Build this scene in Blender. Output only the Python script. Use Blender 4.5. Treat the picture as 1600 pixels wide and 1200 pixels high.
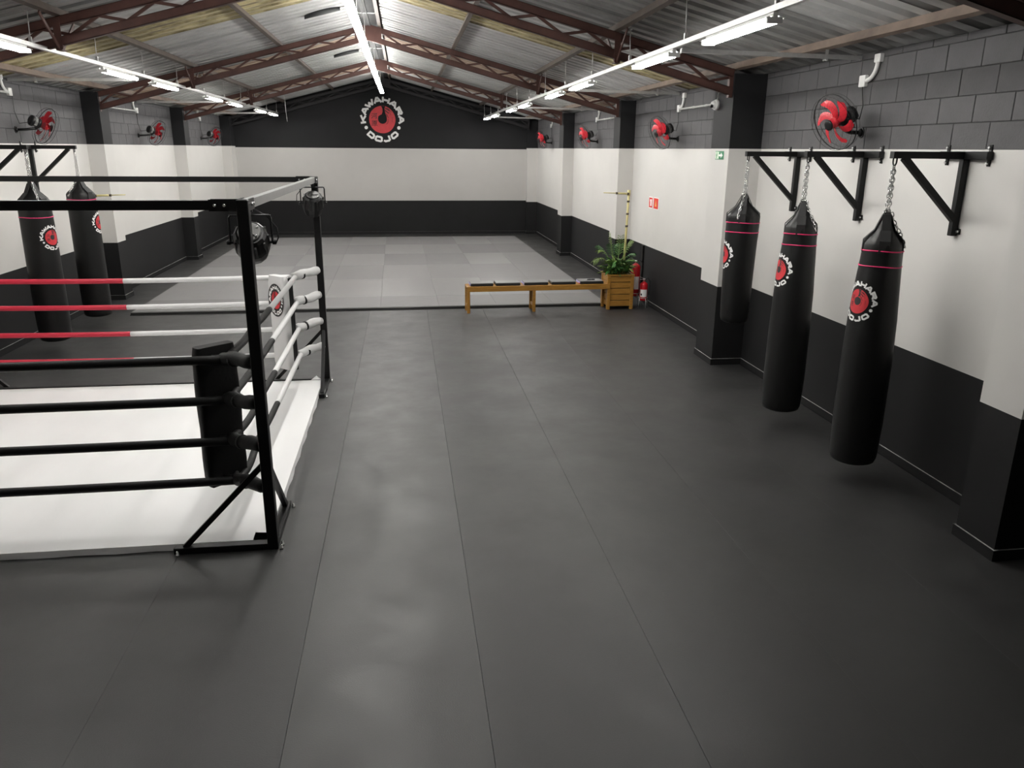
import bpy, math, random
from mathutils import Vector, Matrix
random.seed(7)
R = math.radians
scene = bpy.context.scene
C = scene.collection
for o in list(bpy.data.objects): bpy.data.objects.remove(o)

# ------------------------------------------------------------------ camera, world, exposure
cam_d = bpy.data.cameras.new('camera'); cam = bpy.data.objects.new('camera', cam_d); C.objects.link(cam)
cam_d.sensor_width = 36.0; cam_d.lens = 1212.05/1600*36; cam_d.clip_end = 200
c_r = Vector((0.99096159, -0.13393704, 0.00748296)); c_u = Vector((0.03176582, 0.28849055, 0.95695566)); c_f = Vector((0.13033057, 0.9480686, -0.29013768))
cam.matrix_world = Matrix(((c_r.x, c_u.x, -c_f.x, 0), (c_r.y, c_u.y, -c_f.y, 0), (c_r.z, c_u.z, -c_f.z, 2.6), (0, 0, 0, 1)))
scene.camera = cam
w = bpy.data.worlds.new('night'); scene.world = w; w.use_nodes = True
w.node_tree.nodes['Background'].inputs[0].default_value = (.5, .55, .65, 1)
w.node_tree.nodes['Background'].inputs[1].default_value = .02
vs = scene.view_settings
vs.view_transform = 'Standard'; vs.look = 'None'; vs.gamma = 1; vs.use_curve_mapping = False
vs.exposure = 0.0
TUBE = 90.0          # brightness of the ceiling tubes

# ------------------------------------------------------------------ room dimensions
XR, XL, XC, YF, YB = 4.178, -5.204, -.51, 25.05, -1.6
ZU, ZL, ZT = 2.62, .995, 3.45
def chord_u(x): return 4.54 - .255*abs(x-XC)
def chord_l(x): return 4.375 - .263*abs(x-XC)
def roof_z(x): return 4.66 - .255*abs(x-XC)
TRUSS_Y = (4.3, 9.12, 14.42, 19.68, 24.8)

# ------------------------------------------------------------------ materials
def mat(name, col, rough=.6, metal=0., spec=.5, bump=0., bscale=60., var=0., vscale=3., emit=0., coat=0., stretch=None, rvar=0.):
    m = bpy.data.materials.new(name); m.use_nodes = True
    nt = m.node_tree; b = nt.nodes['Principled BSDF']; L = nt.links
    b.inputs['Base Color'].default_value = (*col, 1); b.inputs['Roughness'].default_value = rough
    b.inputs['Metallic'].default_value = metal; b.inputs['Specular IOR Level'].default_value = spec
    if coat: b.inputs['Coat Weight'].default_value = coat; b.inputs['Coat Roughness'].default_value = .25
    if emit:
        b.inputs['Emission Color'].default_value = (*col, 1); b.inputs['Emission Strength'].default_value = emit
    tc = None
    def coords():
        nonlocal tc
        if tc is None:
            t = nt.nodes.new('ShaderNodeTexCoord'); tc = t.outputs['Object']
            if stretch:
                mp = nt.nodes.new('ShaderNodeMapping'); mp.inputs['Scale'].default_value = stretch
                L.new(tc, mp.inputs['Vector']); tc = mp.outputs['Vector']
        return tc
    if var or rvar:
        n = nt.nodes.new('ShaderNodeTexNoise'); n.inputs['Scale'].default_value = vscale; n.inputs['Detail'].default_value = 6; n.inputs['Roughness'].default_value = .62
        L.new(coords(), n.inputs['Vector'])
        if var:
            r = nt.nodes.new('ShaderNodeMix'); r.data_type = 'RGBA'
            r.inputs[6].default_value = (*[c*(1-var) for c in col], 1); r.inputs[7].default_value = (*[min(1, c*(1+var)) for c in col], 1)
            mr = nt.nodes.new('ShaderNodeMapRange'); mr.inputs[1].default_value = .3; mr.inputs[2].default_value = .7
            L.new(n.outputs['Fac'], mr.inputs[0]); L.new(mr.outputs[0], r.inputs[0]); L.new(r.outputs[2], b.inputs['Base Color'])
        if rvar:
            mr = nt.nodes.new('ShaderNodeMapRange'); mr.inputs[1].default_value = .3; mr.inputs[2].default_value = .7
            mr.inputs[3].default_value = rough-rvar; mr.inputs[4].default_value = rough+rvar
            L.new(n.outputs['Fac'], mr.inputs[0]); L.new(mr.outputs[0], b.inputs['Roughness'])
    if bump:
        n2 = nt.nodes.new('ShaderNodeTexNoise'); n2.inputs['Scale'].default_value = bscale; n2.inputs['Detail'].default_value = 4
        L.new(coords(), n2.inputs['Vector'])
        bp = nt.nodes.new('ShaderNodeBump'); bp.inputs['Strength'].default_value = bump; bp.inputs['Distance'].default_value = .01
        L.new(n2.outputs['Fac'], bp.inputs['Height']); L.new(bp.outputs['Normal'], b.inputs['Normal'])
    return m
def two_tone(name, c1, c2, rough, scale, lo, hi, stretch=None, metal=0., bump=.1, r2=None):
    m = mat(name, c1, rough, metal=metal); nt = m.node_tree; L = nt.links; b = nt.nodes['Principled BSDF']
    t = nt.nodes.new('ShaderNodeTexCoord'); mp = nt.nodes.new('ShaderNodeMapping'); mp.inputs['Scale'].default_value = stretch or (1, 1, 1)
    L.new(t.outputs['Object'], mp.inputs['Vector'])
    n = nt.nodes.new('ShaderNodeTexNoise'); n.inputs['Scale'].default_value = scale; n.inputs['Detail'].default_value = 7; n.inputs['Roughness'].default_value = .65
    L.new(mp.outputs['Vector'], n.inputs['Vector'])
    cr = nt.nodes.new('ShaderNodeValToRGB'); cr.color_ramp.elements[0].position = lo; cr.color_ramp.elements[1].position = hi
    cr.color_ramp.elements[0].color = (*c1, 1); cr.color_ramp.elements[1].color = (*c2, 1)
    L.new(n.outputs['Fac'], cr.inputs[0]); L.new(cr.outputs[0], b.inputs['Base Color'])
    if bump:
        bp = nt.nodes.new('ShaderNodeBump'); bp.inputs['Strength'].default_value = bump; bp.inputs['Distance'].default_value = .01
        L.new(n.outputs['Fac'], bp.inputs['Height']); L.new(bp.outputs['Normal'], b.inputs['Normal'])
    return m
M = {}
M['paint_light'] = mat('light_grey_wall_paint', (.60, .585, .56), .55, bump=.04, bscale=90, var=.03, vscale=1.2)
M['paint_far_dimmed'] = mat('light_grey_wall_paint_dimmed', (.50, .487, .468), .55, bump=.04, bscale=90, var=.03, vscale=1.2)  # side wall paint darkened so the far band reads as less lit
M['paint_dark'] = mat('charcoal_wall_paint', (.0125, .0125, .013), .6, spec=.2, bump=.05, bscale=90, var=.12, vscale=1.5)
M['paint_upper'] = mat('charcoal_block_paint', (.078, .076, .079), .65, spec=.3, bump=.25, bscale=70, var=.12, vscale=4)
M['paint_column'] = mat('charcoal_column_paint', (.0135, .0135, .0145), .65, spec=.2, bump=.05, bscale=80, var=.1, vscale=2)
M['mortar'] = mat('painted_mortar_joint', (.035, .035, .037), .8)
M['dust'] = mat('dusty_light_edge', (.30, .30, .29), .8, var=.5, vscale=9)
M['rubber'] = mat('dark_rubber_floor', (.028, .0276, .0272), .47, bump=.10, bscale=140, var=.10, vscale=2.2, rvar=.07, spec=.5)
M['rubber_sheen'] = mat('sheen_dark_rubber_floor', (.037, .0365, .036), .48, bump=.12, bscale=140, var=.16, vscale=3, rvar=.08, spec=.55)  # glossier sheet, its reflection of the centre lamps lightened into the base colour
M['subfloor'] = mat('black_subfloor', (.02, .02, .02), .8)
M['mat_sheen_bright'] = mat('grey_tatami_bright_sheen', (.215, .21, .21), .40, bump=.06, bscale=300, var=.04, vscale=5)  # the three mat tones hold reflected sheen in base colour and gloss
M['mat_sheen_mid'] = mat('grey_tatami_mid_sheen', (.195, .19, .19), .48, bump=.06, bscale=300, var=.04, vscale=5)
M['mat_sheen_dull'] = mat('grey_tatami_dull_sheen', (.165, .161, .161), .56, bump=.06, bscale=300, var=.04, vscale=5)
M['sheet'] = two_tone('galvanised_roof_sheet', (.42, .425, .42), (.60, .60, .59), .42, 1.6, .35, .65, stretch=(.5, 1.2, .5), metal=.2, bump=0)
M['sheet_old'] = two_tone('weathered_roof_sheet', (.20, .20, .195), (.42, .42, .41), .5, 2.0, .3, .7, stretch=(.5, 2, .5), metal=.3, bump=0)
M['sheet_yellow'] = two_tone('yellowed_translucent_roof_sheet', (.15, .12, .06), (.60, .53, .31), .6, 3.5, .36, .6, stretch=(.6, 3, .6), bump=0)
M['sheet_tan'] = two_tone('tan_rusted_roof_sheet', (.24, .155, .11), (.50, .40, .31), .6, 3.0, .35, .65, stretch=(.5, 3, .5), bump=0)
M['ridge'] = mat('dark_ridge_cap_metal', (.035, .035, .035), .7, var=.2, spec=.2)
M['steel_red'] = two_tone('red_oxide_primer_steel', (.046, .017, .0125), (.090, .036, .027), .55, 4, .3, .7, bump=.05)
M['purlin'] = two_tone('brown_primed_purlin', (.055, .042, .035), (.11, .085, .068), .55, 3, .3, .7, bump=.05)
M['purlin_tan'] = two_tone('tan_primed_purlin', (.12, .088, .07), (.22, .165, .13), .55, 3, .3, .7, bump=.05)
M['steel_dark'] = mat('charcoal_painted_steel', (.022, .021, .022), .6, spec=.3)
M['steel_grey'] = mat('grey_painted_steel', (.30, .30, .295), .35, var=.08, vscale=6)
M['galv'] = mat('galvanised_steel', (.62, .62, .61), .38, metal=.7, var=.08, vscale=20)
M['white_metal'] = mat('white_enamel', (.78, .78, .76), .4)
M['tube'] = mat('glowing_led_tube', (1, .985, .95), .4, emit=TUBE)
M['pvc'] = mat('white_pvc_conduit', (.75, .75, .73), .35)
M['black_steel'] = mat('black_powder_coated_steel', (.007, .007, .007), .42, spec=.25, bump=.04, bscale=150)
M['black_plastic'] = mat('black_plastic', (.009, .009, .0095), .4, spec=.35)
M['chrome'] = mat('zinc_plated_steel', (.75, .75, .74), .25, metal=.9)
M['motor_grey'] = mat('grey_fan_motor', (.16, .16, .155), .5, metal=.2)
M['fan_red'] = mat('red_plastic_blade', (.60, .020, .035), .32)
M['bag'] = mat('black_vinyl_bag', (.008, .008, .008), .42, spec=.3, bump=.25, bscale=9, rvar=.06, vscale=5)
M['strap'] = mat('black_webbing', (.010, .010, .010), .6)
M['magenta'] = mat('magenta_piping', (.75, .025, .15), .5)
M['print_white'] = mat('white_print', (.90, .90, .88), .55)
M['print_red'] = mat('red_print', (.62, .035, .045), .5, var=.12, vscale=8)
M['print_black'] = mat('black_print', (.018, .018, .018), .5)
M['print_dkred'] = mat('dark_red_print', (.05, .008, .008), .5)
M['canvas'] = mat('white_vinyl_canvas', (.90, .895, .89), .36, bump=.06, bscale=3.5, var=.02, vscale=2, rvar=.08, stretch=(1.6, .35, 1))
M['rope_black'] = mat('black_rope_sleeve', (.009, .009, .009), .6, spec=.25, bump=.2, bscale=40)
M['rope_white'] = mat('white_rope_sleeve', (.75, .745, .74), .5, bump=.15, bscale=40)
M['rope_red'] = mat('red_rope_sleeve', (.50, .018, .045), .45, bump=.15, bscale=40)
M['pad_white'] = mat('white_vinyl_pad', (.72, .715, .71), .45, bump=.1, bscale=12)
M['wood'] = two_tone('honey_pine', (.27, .125, .020), (.42, .215, .040), .4, 5, .3, .7, stretch=(1, 1, 7), bump=.05)
M['wood_h'] = two_tone('honey_pine_plank', (.26, .12, .019), (.43, .22, .042), .4, 5, .3, .7, stretch=(7, 7, 1) if False else (1, 7, 7), bump=.05)
M['vinyl'] = mat('dark_grey_vinyl', (.17, .17, .168), .35)
M['vinyl_side'] = mat('black_vinyl_side', (.012, .012, .012), .5)
M['lilac'] = mat('pale_lilac_end', (.45, .42, .72), .6)
M['soil'] = mat('dark_soil', (.03, .02, .012), .9, bump=.5, bscale=40)
M['leaf'] = mat('green_leaf', (.045, .14, .03), .42, var=.35, vscale=9)
M['leaf_pale'] = mat('pale_palm_leaf', (.16, .25, .055), .45, var=.3, vscale=9)
M['bamboo'] = mat('pale_yellow_pole', (.55, .48, .22), .45, var=.1, vscale=12)
M['band'] = mat('dark_joint_band', (.05, .035, .02), .6)
M['ext_red'] = mat('extinguisher_red', (.55, .012, .02), .28)
M['sign_red'] = mat('sign_red', (.72, .03, .02), .5)
M['sign_orange'] = mat('sign_yellow', (.85, .45, .12), .5)
M['sign_green'] = mat('sign_green', (.025, .20, .085), .5)
M['sign_pale'] = mat('sign_pale_green', (.66, .78, .62), .5)
M['glass_dark'] = mat('black_lens', (.005, .005, .006), .1)
M['hole'] = mat('dark_vent_inside', (.015, .016, .017), .7)
M['cable'] = mat('black_cable', (.01, .01, .01), .5)
M['cable_pale'] = mat('pale_wire', (.5, .5, .48), .5)

# ------------------------------------------------------------------ mesh builder
class MB:
    def __init__(s): s.v = []; s.f = []; s.m = []; s.sm = []
    def add(s, vs, fs, mi=0, smooth=False):
        o = len(s.v); s.v += [Vector(v) for v in vs]
        for f in fs: s.f.append([i+o for i in f]); s.m.append(mi); s.sm.append(smooth)
        return s
    def box(s, x0, x1, y0, y1, z0, z1, mi=0, mtop=None):
        vs = [(x, y, z) for z in (z0, z1) for y in (y0, y1) for x in (x0, x1)]
        s.add(vs, [(0, 2, 3, 1), (0, 1, 5, 4), (1, 3, 7, 5), (3, 2, 6, 7), (2, 0, 4, 6)], mi)
        o = len(s.v)-8; s.f.append([o+4, o+5, o+7, o+6]); s.m.append(mi if mtop is None else mtop); s.sm.append(False)
        return s
    def bbox(s, x0, x1, y0, y1, z0, z1, b=.004, mi=0):
        # bevelled box: three stacked outlines with chamfered vertical edges
        def ring(i, z):
            a, c, d, e = x0+i, x1-i, y0+i, y1-i
            return [(a+b, d, z), (c-b, d, z), (c, d+b, z), (c, e-b, z), (c-b, e, z), (a+b, e, z), (a, e-b, z), (a, d+b, z)]
        rs = ring(b, z0)+ring(0, z0+b)+ring(0, z1-b)+ring(b, z1)
        fs = [tuple(range(7, -1, -1)), tuple(range(24, 32))]
        for k in range(3):
            for i in range(8): fs.append((k*8+i, k*8+(i+1) % 8, k*8+8+(i+1) % 8, k*8+8+i))
        return s.add(rs, fs, mi)
    def bar(s, p, q, wd, ht, mi=0, up=(0, 0, 1)):
        p, q = Vector(p), Vector(q); d = (q-p).normalized(); u = Vector(up)
        sd = d.cross(u)
        if sd.length < 1e-4: sd = d.cross(Vector((1, 0, 0)))
        sd.normalize(); u = sd.cross(d); a = sd*wd/2; b = u*ht/2
        vs = [p-a-b, p+a-b, p+a+b, p-a+b, q-a-b, q+a-b, q+a+b, q-a+b]
        return s.add(vs, [(0, 1, 2, 3), (7, 6, 5, 4), (0, 4, 5, 1), (1, 5, 6, 2), (2, 6, 7, 3), (3, 7, 4, 0)], mi)
    def tube(s, pts, r, n=10, mi=0, closed=False, cap=True):
        pts = [Vector(p) for p in pts]; N = len(pts); rr = r if isinstance(r, (list, tuple)) else [r]*N
        ref = None; o = []
        for i, p in enumerate(pts):
            if closed: d = pts[(i+1) % N]-pts[i-1]
            else: d = pts[min(i+1, N-1)]-pts[max(i-1, 0)]
            d.normalize()
            if ref is None:
                ref = d.orthogonal().normalized()
            else:
                ref = (ref - d*ref.dot(d)); ref = ref.normalized() if ref.length > 1e-6 else d.orthogonal().normalized()
            b = d.cross(ref)
            for k in range(n):
                a = 2*math.pi*k/n; o.append(p+(ref*math.cos(a)+b*math.sin(a))*rr[i])
        fs = []
        for i in range(N if closed else N-1):
            j = (i+1) % N
            for k in range(n): fs.append((i*n+k, i*n+(k+1) % n, j*n+(k+1) % n, j*n+k))
        s.add(o, fs, mi, True)
        if cap and not closed:
            b0 = len(s.v)-len(o)
            s.f.append([b0+k for k in range(n-1, -1, -1)]); s.m.append(mi); s.sm.append(False)
            s.f.append([b0+(N-1)*n+k for k in range(n)]); s.m.append(mi); s.sm.append(False)
        return s
    def lathe(s, prof, n=24, mi=0, c=(0, 0, 0), mis=None, wob=None):
        o = []; cx, cy, cz = c
        for (r, z) in prof:
            for k in range(n):
                a = 2*math.pi*k/n; q = r*(1+(wob(a, z) if wob else 0))
                o.append((cx+q*math.cos(a), cy+q*math.sin(a), cz+z))
        b0 = len(s.v); s.v += [Vector(v) for v in o]
        for i in range(len(prof)-1):
            for k in range(n):
                s.f.append([b0+i*n+k, b0+i*n+(k+1) % n, b0+(i+1)*n+(k+1) % n, b0+(i+1)*n+k]); s.m.append(mis[i] if mis else mi); s.sm.append(True)
        s.f.append([b0+k for k in range(n-1, -1, -1)]); s.m.append(mis[0] if mis else mi); s.sm.append(False)
        s.f.append([b0+(len(prof)-1)*n+k for k in range(n)]); s.m.append(mis[-1] if mis else mi); s.sm.append(False)
        return s
    def xf(s, m):
        s.v = [m @ v for v in s.v]; return s
    def mesh(s, name, mats):
        me = bpy.data.meshes.new(name); me.from_pydata([tuple(v) for v in s.v], [], s.f)
        for k in (mats if isinstance(mats, (list, tuple)) else [mats]): me.materials.append(M[k])
        me.polygons.foreach_set('material_index', s.m); me.polygons.foreach_set('use_smooth', s.sm); me.update()
        return me
ORG = {}
def link(name, data, parent=None, loc=(0, 0, 0)):
    o = bpy.data.objects.new(name, data); C.objects.link(o)
    if parent is not None: o.parent = parent
    o.location = loc; return o
def build(mb, name, mats, parent=None, local=False):
    """mb in world coordinates (unless local); children are stored relative to their parent's origin"""
    if parent is not None:
        po = Vector((0, 0, 0)) if local else ORG[parent.name]
        mb.v = [v-po for v in mb.v]
        o = link(name, mb.mesh(name, mats), parent); ORG[o.name] = po
        return o
    xs = [v.x for v in mb.v]; ys = [v.y for v in mb.v]; zs = [v.z for v in mb.v]
    c = Vector(((min(xs)+max(xs))/2, (min(ys)+max(ys))/2, min(zs)))
    mb.v = [v-c for v in mb.v]
    o = link(name, mb.mesh(name, mats), None, c); ORG[o.name] = c
    return o
def empty(name, loc, rot=None):
    o = link(name, None, None, loc); o.empty_display_size = .1; ORG[o.name] = Vector(loc)
    if rot is not None: o.rotation_euler = rot
    return o
def tag(o, label=None, cat=None, group=None, kind=None):
    if label: o['label'] = label
    if cat: o['category'] = cat
    if group: o['group'] = group
    if kind: o['kind'] = kind
    return o
def copy_tree(o, parent=None):
    c = o.copy(); C.objects.link(c)
    if parent is not None: c.parent = parent
    for ch in list(o.children): copy_tree(ch, c)
    return c

# ================================================================== SETTING
# ---- floor with rubber sheets laid lengthwise
floor = build(MB().box(XL-.15, XR+.15, YB, YF+.15, -.10, -.012), 'floor', 'subfloor'); tag(floor, 'dark grey rubber sheet floor with lengthwise seams', kind='structure')
seams = [XL+.02, -4.38, -3.44, -2.50, -1.56, -.62, .32, 1.26, 2.20, 3.14, XR-.02]
for i in range(len(seams)-1):
    g = .0010 if abs(seams[i+1]-1.26) < .01 or abs(seams[i]-1.26) < .01 or abs(seams[i]+.62) < .01 or abs(seams[i+1]+.62) < .01 else 0
    build(MB().bbox(seams[i]+g, seams[i+1]-g, YB+.02, YF-.02, -.012, 0, .0003), 'rubber_sheet', 'rubber_sheen' if abs(seams[i]+.62) < .01 else 'rubber', floor)

# ---- side walls: painted plaster below, painted block masonry above
def side_wall(name, x, s):
    mb = MB()
    a, b = (x, x+.15*s) if s > 0 else (x-.15, x)
    mb.box(a, b, YB, YF+.15, 0, ZL, 0); mb.box(a, b, YB, YF+.15, ZL, ZU, 1)
    a2, b2 = (x+.006, x+.15) if s > 0 else (x-.15, x-.006)
    mb.box(a2, b2, YB, YF+.15, ZU, ZT, 2)
    return build(mb, name, ['paint_dark', 'paint_light', 'mortar'])
wall_r = tag(side_wall('wall_right', XR, 1), 'right wall painted charcoal below, pale grey in the middle, charcoal blocks above', kind='structure')
wall_l = tag(side_wall('wall_left', XL, -1), 'left wall painted charcoal below, pale grey in the middle, charcoal blocks above', kind='structure')
PIL_R = [(4.13, 4.50, .376), (9.05, 9.61, .394), (14.32, 14.75, .28), (19.55, 20.04, .27), (24.88, YF, .335)]
PIL_L = [(4.13, 4.50, .27), (9.05, 9.50, .27), (14.335, 14.756, .272), (19.50, 19.91, .272), (24.48, YF, .272)]
for wl, x, s, pil in ((wall_r, XR, -1, PIL_R), (wall_l, XL, 1, PIL_L)):
    for (y0, y1, d) in pil:
        x0, x1 = sorted((x, x+s*d))
        mb = MB(); mb.box(x0, x1, y0, y1, 0, ZL, 0); mb.box(x0, x1, y0, y1, ZL, ZU, 1); mb.box(x0, x1, y0, y1, ZU, ZT-.01, 2)
        build(mb, 'pillar', ['paint_dark', 'paint_light', 'paint_column'], wl)
    # blocks between the pillars: 39 x 19 cm, running bond
    heights = (ZU, 2.810, 3.003, 3.197, 3.391, ZT)
    cache = {}
    far = MB()
    bays = [(pil[k][1], pil[k+1][0]) for k in range(len(pil)-1)]
    for bi, (ya, yb) in enumerate(bays):
        if bi == 0 and s > 0: continue
        for ci in range(5):
            z0, z1 = heights[ci], heights[ci+1]
            off = 5.149 + (.195 if ci % 2 == 0 else 0)
            k0 = math.floor((ya-off)/.392)
            y = off+k0*.392
            while y < yb-.005:
                p0, p1 = max(y, ya), min(y+.392, yb)
                if p1-p0 > .03:
                    dx = random.uniform(0, .0025)
                    if bi <= 2:
                        key = (round(p1-p0, 3), ci)
                        if key not in cache:
                            b = MB().bbox(-.006, .006, -(p1-p0)/2+.003, (p1-p0)/2-.003, 0 if ci == 0 else .003, z1-z0-.003, .0025)
                            cache[key] = b.mesh('concrete_block', 'paint_upper')
                        o = link('concrete_block', cache[key], wl, Vector((x+s*(-.004+dx), (p0+p1)/2, z0))-ORG[wl.name])
                    else:
                        far.bbox(x-.006+s*(-.004+dx), x+.006+s*(-.004+dx), p0+.003, p1-.003, z0+.002, z1-.003, .0025)
                y += .392
    if far.v: tag(build(far, 'distant_blocks', 'paint_upper', wl), kind='stuff')
# ---- far wall with gable
def gable(y0, y1, bands, mats, name):
    mb = MB()
    for (z0, z1, mi) in bands: mb.box(XL-.15, XR+.15, y0, y1, z0, z1, mi)
    zt = bands[-1][1]; mi = bands[-1][2]
    pts = [(XL-.15, zt), (XR+.15, zt), (XR+.15, roof_z(XR+.15)), (XC, roof_z(XC)), (XL-.15, roof_z(XL-.15))]
    n = 5; vs = [(p[0], y0, p[1]) for p in pts]+[(p[0], y1, p[1]) for p in pts]
    mb.add(vs, [tuple(range(n)), tuple(range(2*n-1, n-1, -1))]+[(i, i+n, (i+1) % n+n, (i+1) % n) for i in range(n)], mi)
    return build(mb, name, mats)
wall_f = gable(YF, YF+.15, [(0, 1.03, 0), (1.03, 2.585, 1), (2.585, 3.2, 2)], ['paint_dark', 'paint_far_dimmed', 'paint_column'], 'wall_far')
tag(wall_f, 'far gable wall with charcoal base, pale grey middle and charcoal top', kind='structure')
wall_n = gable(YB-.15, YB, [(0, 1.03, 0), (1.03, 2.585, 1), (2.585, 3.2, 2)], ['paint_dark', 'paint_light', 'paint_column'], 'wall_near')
tag(wall_n, 'wall behind the viewer painted in grey bands', kind='structure')

# ---- baseboards following the pillars
def baseboard(name, x, s, pil):
    mb = MB(); h, t = .08, .014
    def seg(x0, x1, y0, y1): mb.box(min(x0, x1), max(x0, x1), y0, y1, 0, h, 0, 1)
    y = YB
    for (y0, y1, d) in pil:
        seg(x, x+s*t, y, y0-t)
        seg(x, x+s*(d+t), y0-t, y0)
        seg(x+s*d, x+s*(d+t), y0, y1)
        if y1 < YF-.1: seg(x, x+s*(d+t), y1, min(y1+t, YF))
        y = min(y1+t, YF)
    if y < YF-.05: seg(x, x+s*t, y, YF)
    return tag(build(mb, name, ['paint_dark', 'dust']), kind='structure')
baseboard('baseboard_right', XR, -1, PIL_R); baseboard('baseboard_left', XL, 1, PIL_L)
tag(build(MB().box(XL+.29, XR-.352, YF-.014, YF, 0, .08, 0, 1), 'baseboard_far', ['paint_dark', 'dust']), kind='structure')
tag(build(MB().box(XR-.03, XR-.001, 13.36, 13.46, .08, .985), 'trim_1', 'black_steel'), 'black vertical strip on the right wall behind the extinguishers', kind='structure')

# ---- roof
ceil = empty('ceiling', (XC, 12, roof_z(XC))); tag(ceil, 'pitched corrugated metal roof on brown steel purlins', kind='structure')
def sheet_mesh(side, width=1.02):
    # trapezoidal profile along Y, pitch .25, ribs 25 mm high; swept along the slope
    prof = []
    for k in range(4):
        b = k*.255; prof += [(b, 0), (b+.125, 0), (b+.145, .042), (b+.235, .042)]
    prof.append((width+.012, 0.001))
    L_ = (XR-XC+.42) if side > 0 else (XC-XL+.42)
    vs = []; fs = []
    N = len(prof); segs = 6
    for j in range(segs+1):
        x = side*(.10+(L_-.10)*j/segs)
        for (y, h) in prof: vs.append((x, y, -.255*abs(x)+h))
    for j in range(segs):
        for i in range(N-1):
            a = j*N+i; f = (a, a+1, a+N+1, a+N)
            fs.append(f if side > 0 else f[::-1])
    mb = MB().add(vs, fs); return mb
sheets = {}
for side in (1, -1):
    for k in range(-13, 15):
        y0 = 10.75+1.02*k
        if y0 > YF-.02 or y0+1.02 < YB: continue
        kind = 'sheet'
        if k == 0: kind = 'sheet_yellow'
        elif k in (5, 10): kind = 'sheet_tan'
        elif k in (-2, -3, -4, -6, 4, 9): kind = 'sheet_old'
        if (side, kind) not in sheets: sheets[(side, kind)] = sheet_mesh(side).mesh('roof_sheet', kind)
        link('roof_sheet', sheets[(side, kind)], ceil, Vector((XC, y0, roof_z(XC)))-ORG['ceiling'])
zr = roof_z(XC)
build(MB().bar((XC-.13, YB, zr-.06), (XC-.13, YF, zr-.06), .36, .012, up=(.25, 0, 1)).bar((XC+.13, YB, zr-.06), (XC+.13, YF, zr-.06), .36, .012, up=(-.25, 0, 1)), 'ridge_cap', 'ridge', ceil)
PURL = (3.83, 2.40, .93, -.30, -.72, -1.99, -3.42, -4.85)
for x in PURL:
    z = roof_z(x)
    mb = MB(); sl = -.255 if x > XC else .255; up = Vector((-sl, 0, 1)).normalized()
    c = Vector((x, 0, z))-up*.037
    # lipped C profile: web and two flanges
    for (dx, dz, wd, ht) in ((0, -.033, .055, .006), (0, .033, .055, .006), (-.026 if x > XC else .026, 0, .006, .072)):
        sd = Vector((1, 0, sl)).normalized(); q = c+sd*dx+up*dz
        mb.bar((q.x, YB, q.z), (q.x, YF, q.z), wd, ht, up=up)
    build(mb, 'purlin', 'purlin_tan' if x in (3.83, -4.85) else 'purlin', ceil)

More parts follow.
